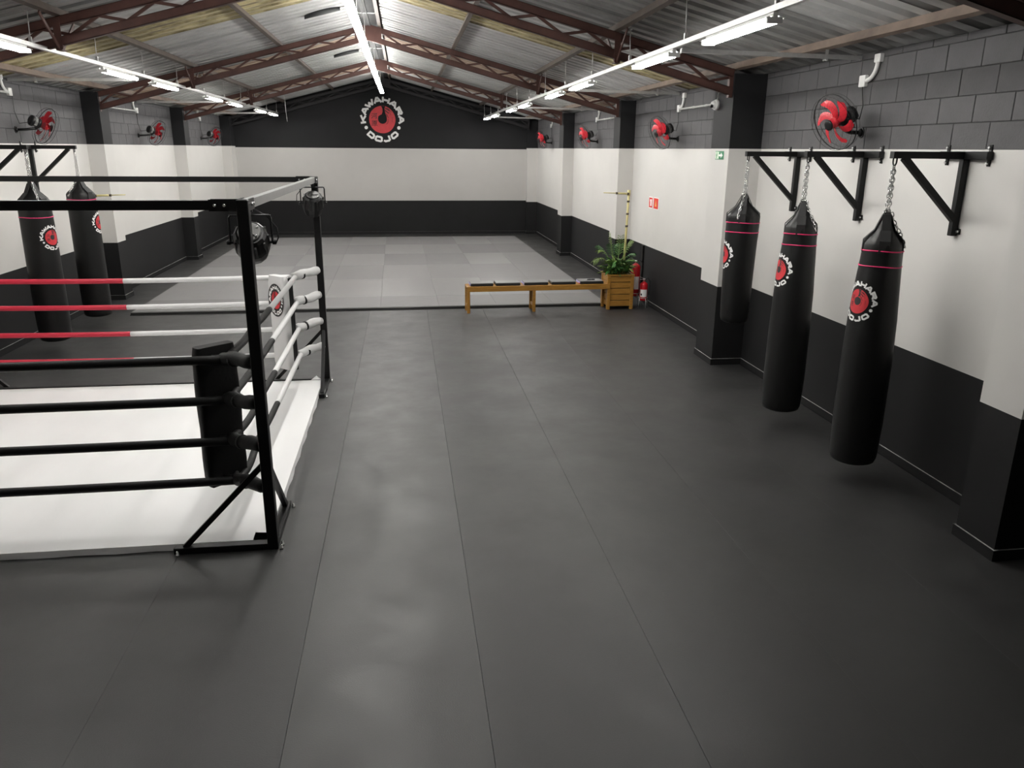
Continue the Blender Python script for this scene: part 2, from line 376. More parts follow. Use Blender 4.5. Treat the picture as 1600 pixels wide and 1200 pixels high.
# ================================================================== TRUSSES
names = {4.3: 'brown steel roof truss at the top right corner, nearest the viewer', 9.12: 'brown steel lattice truss over the short hanging bag, nearest of the full spans',
         14.42: 'brown steel lattice roof truss above the potted plant pillar', 19.68: 'brown steel lattice roof truss over the middle of the grey mats', 24.8: 'dim steel lattice truss against the far gable wall'}
webmesh = {}
for ty in TRUSS_Y:
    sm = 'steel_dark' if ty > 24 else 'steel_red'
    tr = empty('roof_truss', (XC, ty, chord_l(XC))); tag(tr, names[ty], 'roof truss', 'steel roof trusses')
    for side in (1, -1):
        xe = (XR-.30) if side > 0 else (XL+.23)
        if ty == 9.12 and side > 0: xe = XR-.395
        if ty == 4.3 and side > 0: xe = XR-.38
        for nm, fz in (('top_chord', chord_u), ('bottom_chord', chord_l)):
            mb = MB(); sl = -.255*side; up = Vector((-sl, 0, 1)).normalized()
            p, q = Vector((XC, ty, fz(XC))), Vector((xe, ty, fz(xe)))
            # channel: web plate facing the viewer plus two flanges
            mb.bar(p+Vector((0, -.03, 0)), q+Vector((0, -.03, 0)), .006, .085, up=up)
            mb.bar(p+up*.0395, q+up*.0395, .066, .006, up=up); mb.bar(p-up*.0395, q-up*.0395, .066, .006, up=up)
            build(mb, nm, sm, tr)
        # lattice
        n = int(abs(xe-XC)/.27); st = abs(xe-XC)/n
        for i in range(1, n):
            xa = XC+side*st*i; xb = XC+side*st*(i+1)
            if i % 2: pa, pb = (xa, ty, chord_u(xa)-.035), (xb, ty, chord_l(xb)+.035)
            else: pa, pb = (xa, ty, chord_l(xa)+.035), (xb, ty, chord_u(xb)-.035)
            key = (side, i, round(st, 4), sm)
            if key not in webmesh:
                webmesh[key] = MB().bar(Vector(pa)-Vector((XC, ty, chord_l(XC))), Vector(pb)-Vector((XC, ty, chord_l(XC))), .03, .026, up=(0, 1, 0)).mesh('lattice_bar', sm)
            link('lattice_bar', webmesh[key], tr)
        build(MB().bar((xe-side*.02, ty, chord_l(xe)-.06), (xe-side*.02, ty, chord_u(xe)+.05), .05, .06, up=(0, 1, 0)), 'end_post', sm, tr)
        # knee brace where the middle purlin crosses
        xp = 2.40 if side > 0 else -3.42
        if ty < 24:
            mb = MB(); zb = chord_l(xp)-.075; zu = chord_u(xp)+.03
            mb.bar((xp, ty-.42, zu), (xp, ty-.03, zb), .035, .012, up=(1, 0, 0)); mb.bar((xp, ty+.42, zu), (xp, ty+.03, zb), .035, .012, up=(1, 0, 0))
            mb.bar((xp, ty-.045, zu), (xp, ty-.045, zb), .07, .006, up=(0, 1, 0)); mb.box(xp-.03, xp+.03, ty-.06, ty+.06, zb-.012, zb)
            build(mb, 'knee_brace', sm, tr)
    g = MB(); w_ = .22
    pts = [(XC-w_, chord_l(XC+w_)-.04), (XC, chord_l(XC)-.04), (XC+w_, chord_l(XC+w_)-.04), (XC+w_, chord_u(XC+w_)+.04), (XC, chord_u(XC)+.04), (XC-w_, chord_u(XC+w_)+.04)]
    vs = [(p[0], ty-.045, p[1]) for p in pts]+[(p[0], ty-.034, p[1]) for p in pts]
    g.add(vs, [tuple(range(6)), tuple(range(11, 5, -1))]+[(i, i+6, (i+1) % 6+6, (i+1) % 6) for i in range(6)])
    build(g, 'apex_plate', sm, tr)

# ---- openings in the roof near the ridge
for (y, lab) in ((12.7, 'dark leaf-shaped vent opening in the roof left of the centre lights, nearer one'), (17.85, 'dark leaf-shaped vent opening in the roof left of the centre lights, farther one')):
    mb = MB(); pts = []; n = 12
    for i in range(n+1):
        t = i/n; x = -1.36+.52*t; hw = .13*math.sin(math.pi*min(1, t*1.0))**.8+.004
        pts.append((x, hw))
    top = []; bot = []
    for (x, hw) in pts:
        z = roof_z(x)-.004
        top.append([(x, y-hw, z), (x, y-hw*.7, z-.035), (x, y, z-.05), (x, y+hw*.7, z-.035), (x, y+hw, z)])
    vs = [v for r_ in top for v in r_]; fs = []
    for i in range(n):
        for k in range(4): fs.append((i*5+k, i*5+k+1, i*5+5+k+1, i*5+5+k))
        fs.append((i*5, i*5+5, i*5+9, i*5+4))
    mb.add(vs, fs, 0, True)
    tag(build(mb, 'roof_vent', 'hole'), lab, 'roof vent', 'roof vents by the ridge')

# ================================================================== LIGHTS
def fixture_meshes(length=1.2, wide=False):
    h = MB(); h.bbox(-.019, .019, -length/2, length/2, .010, .05, .004)
    if wide:
        for s in (-1, 1): h.bar((s*.040, -length/2, .022), (s*.040, length/2, .022), .055, .004, up=(s*.32, 0, 1))
    t = MB().tube([(0, -length/2+.03, 0), (0, length/2-.03, 0)], .0155, 10)
    e = MB().bbox(-.055, .055, -.012, .012, -.02, .02, .003)
    return h.mesh('housing', 'white_metal'), t.mesh('tube', 'tube'), e.mesh('end_cap', 'white_metal')
HM, TM, EM = fixture_meshes(); HW = fixture_meshes(1.2, True)[0]
def ordinal(i): return ['nearest', 'second', 'third', 'fourth', 'fifth', 'sixth', 'seventh', 'eighth', 'ninth', 'tenth', 'eleventh', 'twelfth', 'thirteenth', 'fourteenth', 'fifteenth', 'sixteenth', 'seventeenth', 'eighteenth', 'nineteenth', 'twentieth', 'farthest'][i]
def fixture(x, y, z, label, group, wide=False):
    r = empty('tube_light', (x, y, z)); tag(r, label, 'ceiling light', group)
    link('housing', HW if wide else HM, r)
    for s in (-1, 1): link('tube', TM, r, (s*.036, 0, 0))
    for s in (-1, 1): link('end_cap', EM, r, (0, s*.585, 0))
    return r
rows = ((2.46, 3.425, 0.0, 'right', 'over the hanging bags side'), (-3.56, 3.465, .12, 'left', 'over the ring side'))
for (x, z, dy, sd, ds) in rows:
    k = 0
    for b in range(4):
        for y in (5.9, 7.9):
            yy = y+5.2*b+dy
            fixture(x, yy, z, '%s twin tube light of the %s-hand row %s' % (ordinal(k) if k < 7 else 'farthest', sd, ds), 'tube lights of the %s row' % sd, True); k += 1
    # carrying rail with hangers
    rl = empty('light_rail', (x, 14, z+.05)); tag(rl, 'long galvanised rail carrying the %s-hand row of tube lights' % sd, 'rail')
    mb = MB(); zz = z+.072
    mb.bar((x, -.4, zz), (x, 24.5, zz), .04, .04)
    build(mb, 'channel', 'galv', rl)
    for y in [.1+1.733*i for i in range(15)]:
        zp = roof_z(2.40 if sd == 'right' else -3.42)-.075
        m2 = MB(); m2.tube([(x-.01*(1 if sd == 'right' else -1), y, zp), (x, y, zz+.05)], .005, 6); m2.bbox(x-.015, x+.015, y-.012, y+.012, zz+.02, zz+.075, .003); m2.tube([(x-.01, y, zp-.008), (x+.01, y, zp-.008)], .014, 8)
        build(m2, 'hanger_rod', 'galv', rl)
# centre row close under the ridge
k = 0
cy = 3.775
CX, CZ = -.515, 4.07
cys = []
while cy < 22.6:
    cys.append(cy+.61); cy += 1.225
for i, y in enumerate(cys):
    fixture(CX, y, CZ, '%s twin tube light of the centre row under the ridge' % (ordinal(i) if i < len(cys)-1 else 'farthest'), 'tube lights of the centre row')
rl = empty('light_rail', (CX, 14, CZ+.05)); tag(rl, 'rail under the roof ridge carrying the centre row of tube lights', 'rail')
build(MB().bar((CX, 3.6, CZ+.072), (CX, 23.9, CZ+.072), .04, .04), 'channel', 'galv', rl)
for y in [4.3+2.2*i for i in range(9)]:
    build(MB().tube([(CX, y, CZ+.09), (CX, y, roof_z(XC)-.02)], .005, 6).bar((XC-.22, y, roof_z(XC)-.10), (XC+.22, y, roof_z(XC)-.10), .025, .01), 'hanger_rod', 'galv', rl)
# cross bars from the rows to the walls
for (xa, xb, z, ys, sd) in ((2.46, XR, 3.41, (7.13, 12.02, 17.2, 22.6), 'right'), (-3.56, XL, 3.43, (7.0, 11.9, 17.2, 22.4), 'left')):
    for i, y in enumerate(ys):
        s = 1 if xb > xa else -1
        rl = empty('cross_rail', ((xa+xb)/2, y, z)); tag(rl, '%s galvanised cross rail from the %s-hand light row to the wall' % (('nearest', 'second', 'third', 'farthest')[i], sd), 'rail', 'cross rails')
        build(MB().bar((xa, y, z+.03), (xb-s*.01, y, z+.005), .04, .035), 'channel', 'galv', rl)
        xh = xb-s*.36
        build(MB().bar((xh, y-.025, roof_z(xh)-.08), (xh, y-.025, z-.03), .03, .003, up=(0, 1, 0)).tube([(xh, y-.04, z-.02), (xh, y+.03, z-.02)], .008, 6), 'hanger_strap', 'galv', rl)

# ================================================================== LOGO
def stroke(mb, p, q, th, z, mi):
    p, q = Vector((p[0], p[1], 0)), Vector((q[0], q[1], 0)); d = (q-p).normalized(); n = Vector((-d.y, d.x, 0))*th/2
    p, q = p-d*th*.30, q+d*th*.30
    N = 3
    vs = []
    for i in range(N+1):
        c = p.lerp(q, i/N); vs += [c-n+Vector((0, 0, z)), c+n+Vector((0, 0, z))]
    mb.add(vs, [(2*i, 2*i+2, 2*i+3, 2*i+1) for i in range(N)], mi)
GL = {'A': [((.02, 0), (.42, .95)), ((.58, .95), (.98, 0)), ((.25, .28), (.75, .28)), ((.42, .95), (.58, .95))],
      'K': [((.1, 0), (.1, 1)), ((.2, .42), (.92, 1)), ((.42, .55), (.95, 0))],
      'W': [((.0, 1), (.24, 0)), ((.26, 0), (.5, .75)), ((.5, .75), (.74, 0)), ((.76, 0), (1, 1))],
      'H': [((.1, 0), (.1, 1)), ((.9, 0), (.9, 1)), ((.1, .5), (.9, .5))],
      'R': [((.1, 0), (.1, 1)), ((.1, .93), (.82, .93)), ((.88, .85), (.88, .55)), ((.1, .42), (.82, .42)), ((.5, .42), (.92, 0))],
      'D': [((.1, .05), (.1, .95)), ((.1, .95), (.75, .95)), ((.75, .95), (.92, .75)), ((.92, .75), (.92, .25)), ((.92, .25), (.75, .05)), ((.75, .05), (.1, .05))],
      'O': [((.08, .2), (.08, .8)), ((.08, .8), (.22, .95)), ((.22, .95), (.78, .95)), ((.78, .95), (.92, .8)), ((.92, .8), (.92, .2)), ((.92, .2), (.78, .05)), ((.78, .05), (.22, .05)), ((.22, .05), (.08, .2))],
      'J': [((.85, 1), (.85, .2)), ((.85, .2), (.7, .05)), ((.7, .05), (.25, .05)), ((.25, .05), (.1, .2))]}
KA = [((.1, .9), (.25, .8)), ((.05, .62), (.2, .52)), ((.05, .1), (.28, .4)), ((.35, .88), (1, .88)), ((.42, .68), (.42, .35)), ((.42, .68), (.7, .68)), ((.7, .68), (.7, .35)), ((.42, .38), (.7, .38)), ((.88, .88), (.88, .08)), ((.88, .08), (.72, .14))]
HARA = [((.12, .92), (1, .92)), ((.15, .92), (.12, .4)), ((.12, .4), (.02, .05)), ((.58, .9), (.5, .78)), ((.35, .76), (.35, .42)), ((.35, .76), (.85, .76)), ((.85, .76), (.85, .42)), ((.35, .6), (.85, .6)), ((.35, .43), (.85, .43)), ((.6, .42), (.6, .05)), ((.6, .05), (.5, .1)), ((.38, .3), (.28, .12)), ((.78, .3), (.95, .1))]
def disc(mb, r, z, mi, n=40, rings=6, c=(0, 0), wob=0):
    vs = [(c[0], c[1], z)]
    for j in range(1, rings+1):
        for k in range(n):
            a = 2*math.pi*k/n; q = r*j/rings*(1+wob*math.sin(5*a+1)*(j == rings)); vs.append((c[0]+q*math.cos(a), c[1]+q*math.sin(a), z))
    fs = [(0, 1+k, 1+(k+1) % n) for k in range(n)]
    for j in range(rings-1):
        for k in range(n):
            a = 1+j*n+k; b = 1+j*n+(k+1) % n; fs.append((a, a+n, b+n, b))
    mb.add(vs, fs, mi)
def logo(backing=0):
    """unit radius emblem in the XY plane facing +Z; materials: 0 white, 1 red, 2 black, 3 dark red"""
    mb = MB(); e = .002
    if backing: disc(mb, backing, 0, 2, rings=9)
    zi = [e]
    def letter(ch, ang, flip):
        zi[0] += .00012
        w_, h_ = .34, .25
        for (p, q) in GL[ch]:
            P = []
            for (u, v) in (p, q):
                if not flip:
                    rr = .75+.03+(h_-.06)*v; t = ang+(u-.5)*w_/.87*1.0
                    P.append((rr*math.sin(t), rr*math.cos(t)))
                else:
                    rr = 1.0-.03-(h_-.05)*v; t = ang+(u-.5)*w_*.93/.85
                    P.append((rr*math.sin(t), -rr*math.cos(t)))
            zi[0] += .00004
            stroke(mb, P[0], P[1], .088, zi[0], 0)
    for i, ch in enumerate('KAWAHARA'): letter(ch, R(-90+25.7*i), False)
    for i, ch in enumerate('DOJO'): letter(ch, R(-38+25.3*i), True)
    for s in (-1, 1): disc(mb, .078, e, 0, 14, 1, c=(s*.745, -.355))
    disc(mb, .60, e, 1, wob=.006)
    # dark comma
    disc(mb, .205, e+.003, 2, 24, 2, c=(.01, .02))
    lf = [(-.19, .06), (-.17, .15), (-.02, .23), (.03, .35), (.02, .49), (-.04, .602)]; rt = [(.21, .06), (.20, .16), (.15, .27), (.13, .38), (.12, .49), (.16, .582)]
    vs = []
    for a, b in zip(lf, rt): vs += [(a[0], a[1], e+.004), (b[0], b[1], e+.004)]
    mb.add(vs, [(2*i, 2*i+1, 2*i+3, 2*i+2) for i in range(5)], 2)
    for (p, q, t) in (((.16, .50), (.34, .40), .05), ((.15, .40), (.30, .28), .045), ((.24, .52), (.44, .33), .018), ((.20, .24), (.28, .08), .03), ((.27, .02), (.25, -.14), .022), ((.25, -.14), (.18, -.2), .018), ((.46, .10), (.44, -.1), .012), ((.34, .36), (.40, .2), .014)):
        stroke(mb, p, q, t, e+.005, 3)
    for ks, oy in ((KA, .03), (HARA, -.30)):
        for (p, q) in ks:
            stroke(mb, (-.49+p[0]*.26, oy+p[1]*.26), (-.49+q[0]*.26, oy+q[1]*.26), .026, e+.005, 3)
    return mb
LOGO_M = ['print_white', 'print_red', 'print_black', 'print_dkred']
lg = logo(); r_ = .655
for v in lg.v: v.xyz = (-.575+v.x*r_, YF-.004-v.z*r_, 3.415+v.y*r_)
sign = build(lg, 'wall_logo', ['print_white', 'print_red', 'paint_column', 'print_dkred'])
tag(sign, 'round red and white painted emblem reading KAWAHARA DOJO high on far wall', 'emblem')

# ================================================================== JUDO MATS
MR = .0105; mx0, my0 = -.4615, 14.005; mw = .987
def mrot(x, y):
    dx, dy = x-mx0, y-my0
    return Vector((mx0+dx*math.cos(MR)-dy*math.sin(MR), my0+dx*math.sin(MR)+dy*math.cos(MR), 0))
pat = ['dmdmmdmd', 'mmmllmld', 'mldmlmmm', 'ddmldmlm', 'mlddlmdm', 'ddmlddlm']   # front half row first
pat = ['dddddddd', 'mmmlllmm', 'mmddlmmm', 'ddmlddlm', 'mlddlmdd', 'ddmlddlm']  # letters pick the painted sheen tone of each mat
rown = ['front half-length', 'second', 'third', 'fourth', 'fifth', 'farthest']
matmesh = {}
for r in range(6):
    y0, y1 = (my0-.987, my0) if r == 0 else (my0+1.974*(r-1), my0+1.974*r)
    for c in range(8):
        x0 = mx0+(c-4)*mw; x1 = x0+mw
        if c == 7: x1 = 3.43
        kind = {'l': 'mat_sheen_bright', 'm': 'mat_sheen_mid', 'd': 'mat_sheen_dull'}[pat[r][c]]
        key = (r == 0, c == 7, kind)
        if key not in matmesh:
            hx, hy = (x1-x0)/2-.0006, (y1-y0)/2-.0006
            b = MB().bbox(-hx, hx, -hy, hy, .001, .04, .0012)
            matmesh[key] = b.mesh('floor_mat', kind)
        p = mrot((x0+x1)/2, (y0+y1)/2)
        o = link('floor_mat', matmesh[key], None, p); o.rotation_euler = (0, 0, MR)
        tag(o, 'grey training mat, %s from left in the %s row from the front' % (['first', 'second', 'third', 'fourth', 'fifth', 'sixth', 'seventh', 'eighth'][c], rown[r]), 'floor mat', 'grey training mats')
pa, pb = mrot(-4.41, my0-.99), mrot(3.43, my0-.99)
mb = MB(); n = Vector((math.sin(MR), -math.cos(MR), 0))
for (d0, d1, h) in ((.002, .05, .034), (.055, .085, .012)):
    mb.add([pa+n*d0, pb+n*d0, pb+n*d1, pa+n*d1, pa+n*d0+Vector((0, 0, h)), pb+n*d0+Vector((0, 0, h)), pb+n*d1+Vector((0, 0, h)), pa+n*d1+Vector((0, 0, h))],
           [(0, 1, 2, 3), (4, 7, 6, 5), (0, 4, 5, 1), (1, 5, 6, 2), (2, 6, 7, 3), (3, 7, 4, 0)])
tag(build(mb, 'mat_edging', 'vinyl_side'), 'black double edging strip along the front of the grey mats', 'edging')

# ================================================================== BOXING RING
RX0, RX1, RY0, RY1, RH = -4.95, -.95, 4.89, 8.83, 2.30
ring = empty('boxing_ring', ((RX0+RX1)/2, (RY0+RY1)/2, 0)); tag(ring, 'boxing ring of black steel posts and top beams with padded ropes', 'boxing ring')
HZ = (1.30, 1.02, .73, .44)
posts = {'nr': (RX1, RY0, -1, 1, 'rope_black'), 'fr': (RX1, RY1, -1, -1, 'rope_white'), 'fl': (RX0, RY1, 1, -1, 'rope_red'), 'nl': (RX0, RY0, 1, 1, 'rope_black')}
NODE = {}
for key, (x, y, sx, sy, rm) in posts.items():
    p = build(MB().bbox(x-.035, x+.035, y-.035, y+.035, 0, RH, .004), 'post', 'black_steel', ring)
    for ax in (0, 1):
        mb = MB(); L_ = .64
        if ax == 0: mb.bbox(min(x+sx*.03, x+sx*L_), max(x+sx*.03, x+sx*L_), y-.032, y+.032, 0, .045, .003); mb.bar((x+sx*.01, y, .62), (x+sx*(L_-.07), y, .04), .035, .035, up=(0, 1, 0))
        else: mb.bbox(x-.032, x+.032, min(y+sy*.03, y+sy*L_), max(y+sy*.03, y+sy*L_), 0, .045, .003); mb.bar((x, y+sy*.01, .62), (x, y+sy*(L_-.07), .04), .035, .035, up=(1, 0, 0))
        build(mb, 'braced_foot', 'black_steel', ring)
        for q in ([(x+sx*(L_-.03), y+s*.05, 0) if ax == 0 else (x+s*.05, y+sy*(L_-.03), 0) for s in (-1, 1)]+[(x-sx*.055, y+(.02 if ax else -.03), 0)]):
            build(MB().lathe([(.014, 0), (.014, .012), (.009, .014), (.009, .03), (.004, .034)], 8, 0, q), 'anchor_bolt', 'chrome', ring)
    nx, ny = x+sx*.24, y+sy*.24; NODE[key] = (nx, ny)
    for z in HZ:
        dz = -.035
        n_ = 8; pts = []; rr = []
        for i in range(n_+1):
            t = i/n_; pts.append((x+sx*(.02+.25*t), y+sy*(.02+.25*t), z+dz*t+.006*math.sin(9*t+z*7))); rr.append(.046+.003*math.sin(11*t+z*5) if 0 < i < n_ else .040)
        sl = build(MB().tube(pts, rr, 14), 'turnbuckle_sleeve', rm, ring)
        t0 = .98
        build(MB().tube([(x+sx*.17, y+sy*.17, z-.035*.7+.0), (x+sx*.185, y+sy*.185, z-.035*.76)], .0495, 14), 'tie', 'rope_black' if rm != 'rope_black' else 'strap', sl)
# top beams with end plates and bolts
for (a, b) in (('nl', 'nr'), ('nr', 'fr'), ('fl', 'fr'), ('nl', 'fl')):
    xa, ya = posts[a][:2]; xb, yb = posts[b][:2]
    d = Vector((xb-xa, yb-ya, 0)).normalized(); z = RH-.032
    mb = MB().bar(Vector((xa, ya, z))+d*.036, Vector((xb, yb, z))-d*.036, .05, .055)
    bm_ = build(mb, 'top_beam', 'steel_grey' if (a, b) == ('nr', 'fr') else 'black_steel', ring)
    for (q, s) in ((Vector((xa, ya, z)), 1), (Vector((xb, yb, z)), -1)):
        nrm = Vector((-d.y, d.x, 0))
        mp = MB()
        for sg in (-1, 1): mp.bar(q+d*s*.03+nrm*sg*.029, q+d*s*.19+nrm*sg*.029, .006, .068)
        build(mp, 'splice_plate', 'black_steel', bm_)
        mq = MB()
        for t in (.10, .155):
            for sg in (-1, 1):
                c = q+d*s*t+nrm*sg*.032; mq.tube([c, c+nrm*sg*.010], [.012, .008], 8)
        build(mq, 'bolt', 'chrome', bm_)
# ropes
def rope(a, b, z, m1, m2, sag, seed, wavy=False):
    P, Q = Vector((*NODE[a], z-.04)), Vector((*NODE[b], z-.04)); N = 28
    def pt(t):
        v = P.lerp(Q, t); v.z -= sag*4*t*(1-t)
        if wavy and t < .45: v.z += .020*math.sin(t*22+seed)*(.45-t)*2; v.x += .018*math.sin(t*17+seed*2)*(.45-t)*2
        return v
    for (t0, t1, mm) in ((0, .5 if m1 != m2 else 1, m1), (.5, 1, m2)):
        if m1 == m2 and t0 > 0: continue
        build(MB().tube([pt(t0+(t1-t0)*i/N) for i in range(N+1)], .030 if a == 'nr' and b == 'nl' else .0265, 12), 'rope', mm, ring)
for i, z in enumerate(HZ):
    rope('nr', 'nl', z, 'rope_black', 'rope_black', .012, i)
    rope('nr', 'fr', z, 'rope_black', 'rope_white', .012, i, True)
    rope('fr', 'fl', z, 'rope_white', 'rope_red', .020, i)
    rope('nl', 'fl', z, 'rope_black', 'rope_red', .02, i)
# canvas
mb = MB(); nx, ny = 40, 40; x0, x1, y0, y1 = RX0+.05, RX1-.042, RY0+.036, RY1-.08
def cz(x, y):
    u = (x-x0)/(x1-x0); v = (y-y0)/(y1-y0); e = min(u, 1-u, v, 1-v)
    return (.052+.0015*math.sin(x*9+y*3)+.0010*math.sin(x*23-y*5)+.0006*math.sin(y*17+x*2)) if e > .012 else .045
vs = []
for j in range(ny+1):
    for i in range(nx+1):
        u, v = i/nx, j/ny; x = x0+(x1-x0)*u; y = y0+(y1-y0)*v
        vs.append((x, y, cz(x, y)))
fs = [(j*(nx+1)+i, j*(nx+1)+i+1, (j+1)*(nx+1)+i+1, (j+1)*(nx+1)+i) for j in range(ny) for i in range(nx)]
# cut the corner beside the near right post
def keep(f):
    c = sum((Vector(vs[k]) for k in f), Vector())/4
    return not (c.x > x1-.08 and c.y < y0+.12)
fs = [f for f in fs if keep(f)]
mb.add(vs, fs, 0, True)
def skirt(a, b):
    d = Vector(b)-Vector(a); n = 30; o = []
    for i in range(n+1):
        p = Vector(a)+d*i/n; wv = .006*math.sin(i*1.7)
        out = Vector((d.y, -d.x, 0)).normalized()
        o += [(p.x, p.y, .045), (p.x+out.x*(.012+wv), p.y+out.y*(.012+wv), .003)]
    mb.add(o, [(2*i, 2*i+1, 2*i+3, 2*i+2) for i in range(n)], 0, True)
skirt((x0, y0, 0), (x1-.09, y0, 0)); skirt((x1, y0+.1, 0), (x1, y1, 0)); skirt((x1, y1, 0), (x0, y1, 0)); skirt((x0, y1, 0), (x0, y0, 0))
mb.add([(x1-.13, y1-.02, .052), (x1-.03, y1-.01, .054), (x1-.07, y1+.03, .09), (x1-.005, y1-.03, .055)], [(0, 1, 2), (1, 3, 2)], 0, False)
tag(build(mb, 'ring_canvas', 'canvas'), 'wrinkled white vinyl canvas covering the ring floor', 'canvas')
mb = MB().box(x0+.02, x1-.18, y0+.16, y1-.02, .002, .042).box(RX0+.04, RX1-.045, RY1-.075, RY1-.045, 0, .06)
tag(build(mb, 'ring_underlay', 'vinyl_side'), 'black foam underlay showing behind the back edge of the white canvas', 'underlay')
# corner pads
def pad(cx, cy, nx_, ny_, z0, z1, hw, th, m_front, name_m, label, logo_on):
    nrm = Vector((nx_, ny_, 0)).normalized(); side = Vector((-nrm.y, nrm.x, 0))
    root = empty('corner_pad', (cx, cy, z0)); tag(root, label, 'corner pad')
    mb = MB(); rows_, cols_ = 14, 6
    prof = []
    for j in range(rows_+1):
        z = z0+(z1-z0)*j/rows_; e = 1-.10*max(0, (abs(j/rows_-.5)*2-.9)/.1)
        ring_ = []
        for k in range(20):
            a = 2*math.pi*k/20; u = math.copysign(abs(math.cos(a))**.3, math.cos(a))*hw*e; v = math.copysign(abs(math.sin(a))**.45, math.sin(a))*th/2*e
            wv = .006*math.sin(z*13+k)*(m_front == 'rope_black')
            p = Vector((cx, cy, z))+side*u+nrm*(v+wv); ring_.append(p)
        prof.append(ring_)
    vs = [p for r_ in prof for p in r_]; fs = [(j*20+k, j*20+(k+1) % 20, j*20+20+(k+1) % 20, j*20+20+k) for j in range(rows_) for k in range(20)]
    mb.add(vs, fs, 0, True); mb.add(prof[0], [tuple(range(19, -1, -1))]); mb.add(prof[-1], [tuple(range(20))])
    build(mb, 'body', m_front, root)
    if name_m:
        b = MB(); c = Vector((cx, cy, 0))-nrm*(th/2)
        b.bar(Vector((c.x, c.y, z0-.01)), Vector((c.x, c.y, z1-.02)), hw*1.98, th*.55, up=nrm); build(b, 'backing', 'vinyl_side', root)
    for zz in HZ:
        q = Vector((cx, cy, zz-.04))-nrm*th*.5
        if not name_m: build(MB().tube([q-side*.05, q-nrm*.035-side*.01, q-nrm*.03+side*.02, q+side*.05], .016, 8), 'tie_strap', 'strap', root)
    if logo_on:
        lg = logo(backing=1.12); sc = .118
        for v in lg.v:
            a, b2, c2 = v; p = Vector((cx, cy, 0))-side*(a*sc)+nrm*(th/2+.003+c2*sc); v.xyz = (p.x, p.y, z1-.26+b2*sc*1.35)
        build(lg, 'printed_logo', LOGO_M, root)
pad(-1.30, 5.27, -1, 1, .34, 1.33, .15, .10, 'rope_black', None, 'black corner pad hung on the ropes at the near ring post', False)
pad(-1.355, 8.50, -1, -1, .27, 1.29, .135, .10, 'pad_white', 'x', 'white corner pad with round emblem hung on the ropes at the far ring post', True)

# ---- stage spotlights hung at the ring posts
def spotlight(loc, rot_z, tilt, label):
    r = empty('stage_spotlight', loc, (0, 0, rot_z)); tag(r, label, 'spotlight', 'stage spotlights on the ring')
    y = MB(); hw = .125
    y.tube([(-hw, 0, 0), (-hw, 0, .15), (-hw+.012, 0, .165), (hw-.012, 0, .165), (hw, 0, .15), (hw, 0, 0)], .007, 6)
    y.bar((-hw, 0, 0), (-hw, 0, .155), .004, .03, up=(0, 1, 0)); y.bar((hw, 0, 0), (hw, 0, .155), .004, .03, up=(0, 1, 0)); y.bar((-hw, 0, .165), (hw, 0, .165), .03, .004)
    build(y, 'yoke', 'black_plastic', r, True)
    b = MB(); b.lathe([(.05, .10), (.085, .098), (.10, .08), (.112, .0), (.112, -.03), (.10, -.08), (.085, -.12), (.078, -.122)], 12); b.sm = [False]*len(b.sm)
    for k in range(10):
        a = 2*math.pi*k/10; b.box(.104*math.cos(a)-.006, .104*math.cos(a)+.006, .104*math.sin(a)-.006, .104*math.sin(a)+.006, -.03, .075)
    m = Matrix.Rotation(tilt, 4, 'X'); b.xf(m)
    body = build(b, 'can', 'black_plastic', r, True)
    p = MB(); p.lathe([(.07, .101), (.07, .108), (.06, .112)], 18); p.box(-.045, .03, -.03, .02, .112, .124)
    p.xf(m); build(p, 'rear_panel', 'motor_grey', body, True)
    q = MB()
    for (u, v) in ((-.045, .045), (-.015, .052), (.045, .03), (.04, -.035), (-.05, -.03)): q.lathe([(.008, .11), (.008, .119), (.004, .121)], 8, 0, (u, v, 0))
    q.xf(m); build(q, 'terminal', 'chrome', body, True)
    l = MB(); l.lathe([(.076, -.1225), (.076, -.126)], 18); l.xf(m); build(l, 'lens', 'glass_dark', body, True)
    k = MB()
    for s in (-1, 1): k.tube([(s*hw, 0, 0), (s*(hw+.022), 0, 0)], .016, 8); k.tube([(s*(hw-.02), 0, 0), (s*hw, 0, 0)], .009, 8)
    build(k, 'clamp_knob', 'black_plastic', r, True)
    h = MB(); h.tube([(0, 0, .165), (0, 0, .19)], .012, 8); h.bbox(-.02, .02, -.02, .02, .185, .235, .003); build(h, 'hook_clamp', 'black_plastic', r, True)
    c = MB(); c.tube([(.03, .02, .20), (.10, .01, .16), (.16, -.02, .09), (.165, -.03, .03), (.145, -.01, -.01)], .004, 6); build(c, 'power_cable', 'cable', r, True)
spotlight((-.95, 5.06, 2.03), R(4), R(48), 'black stage spotlight with looped cable behind the near ring post')
spotlight((-.96, 8.66, 2.03), R(192), R(-30), 'black stage spotlight at the far ring post')

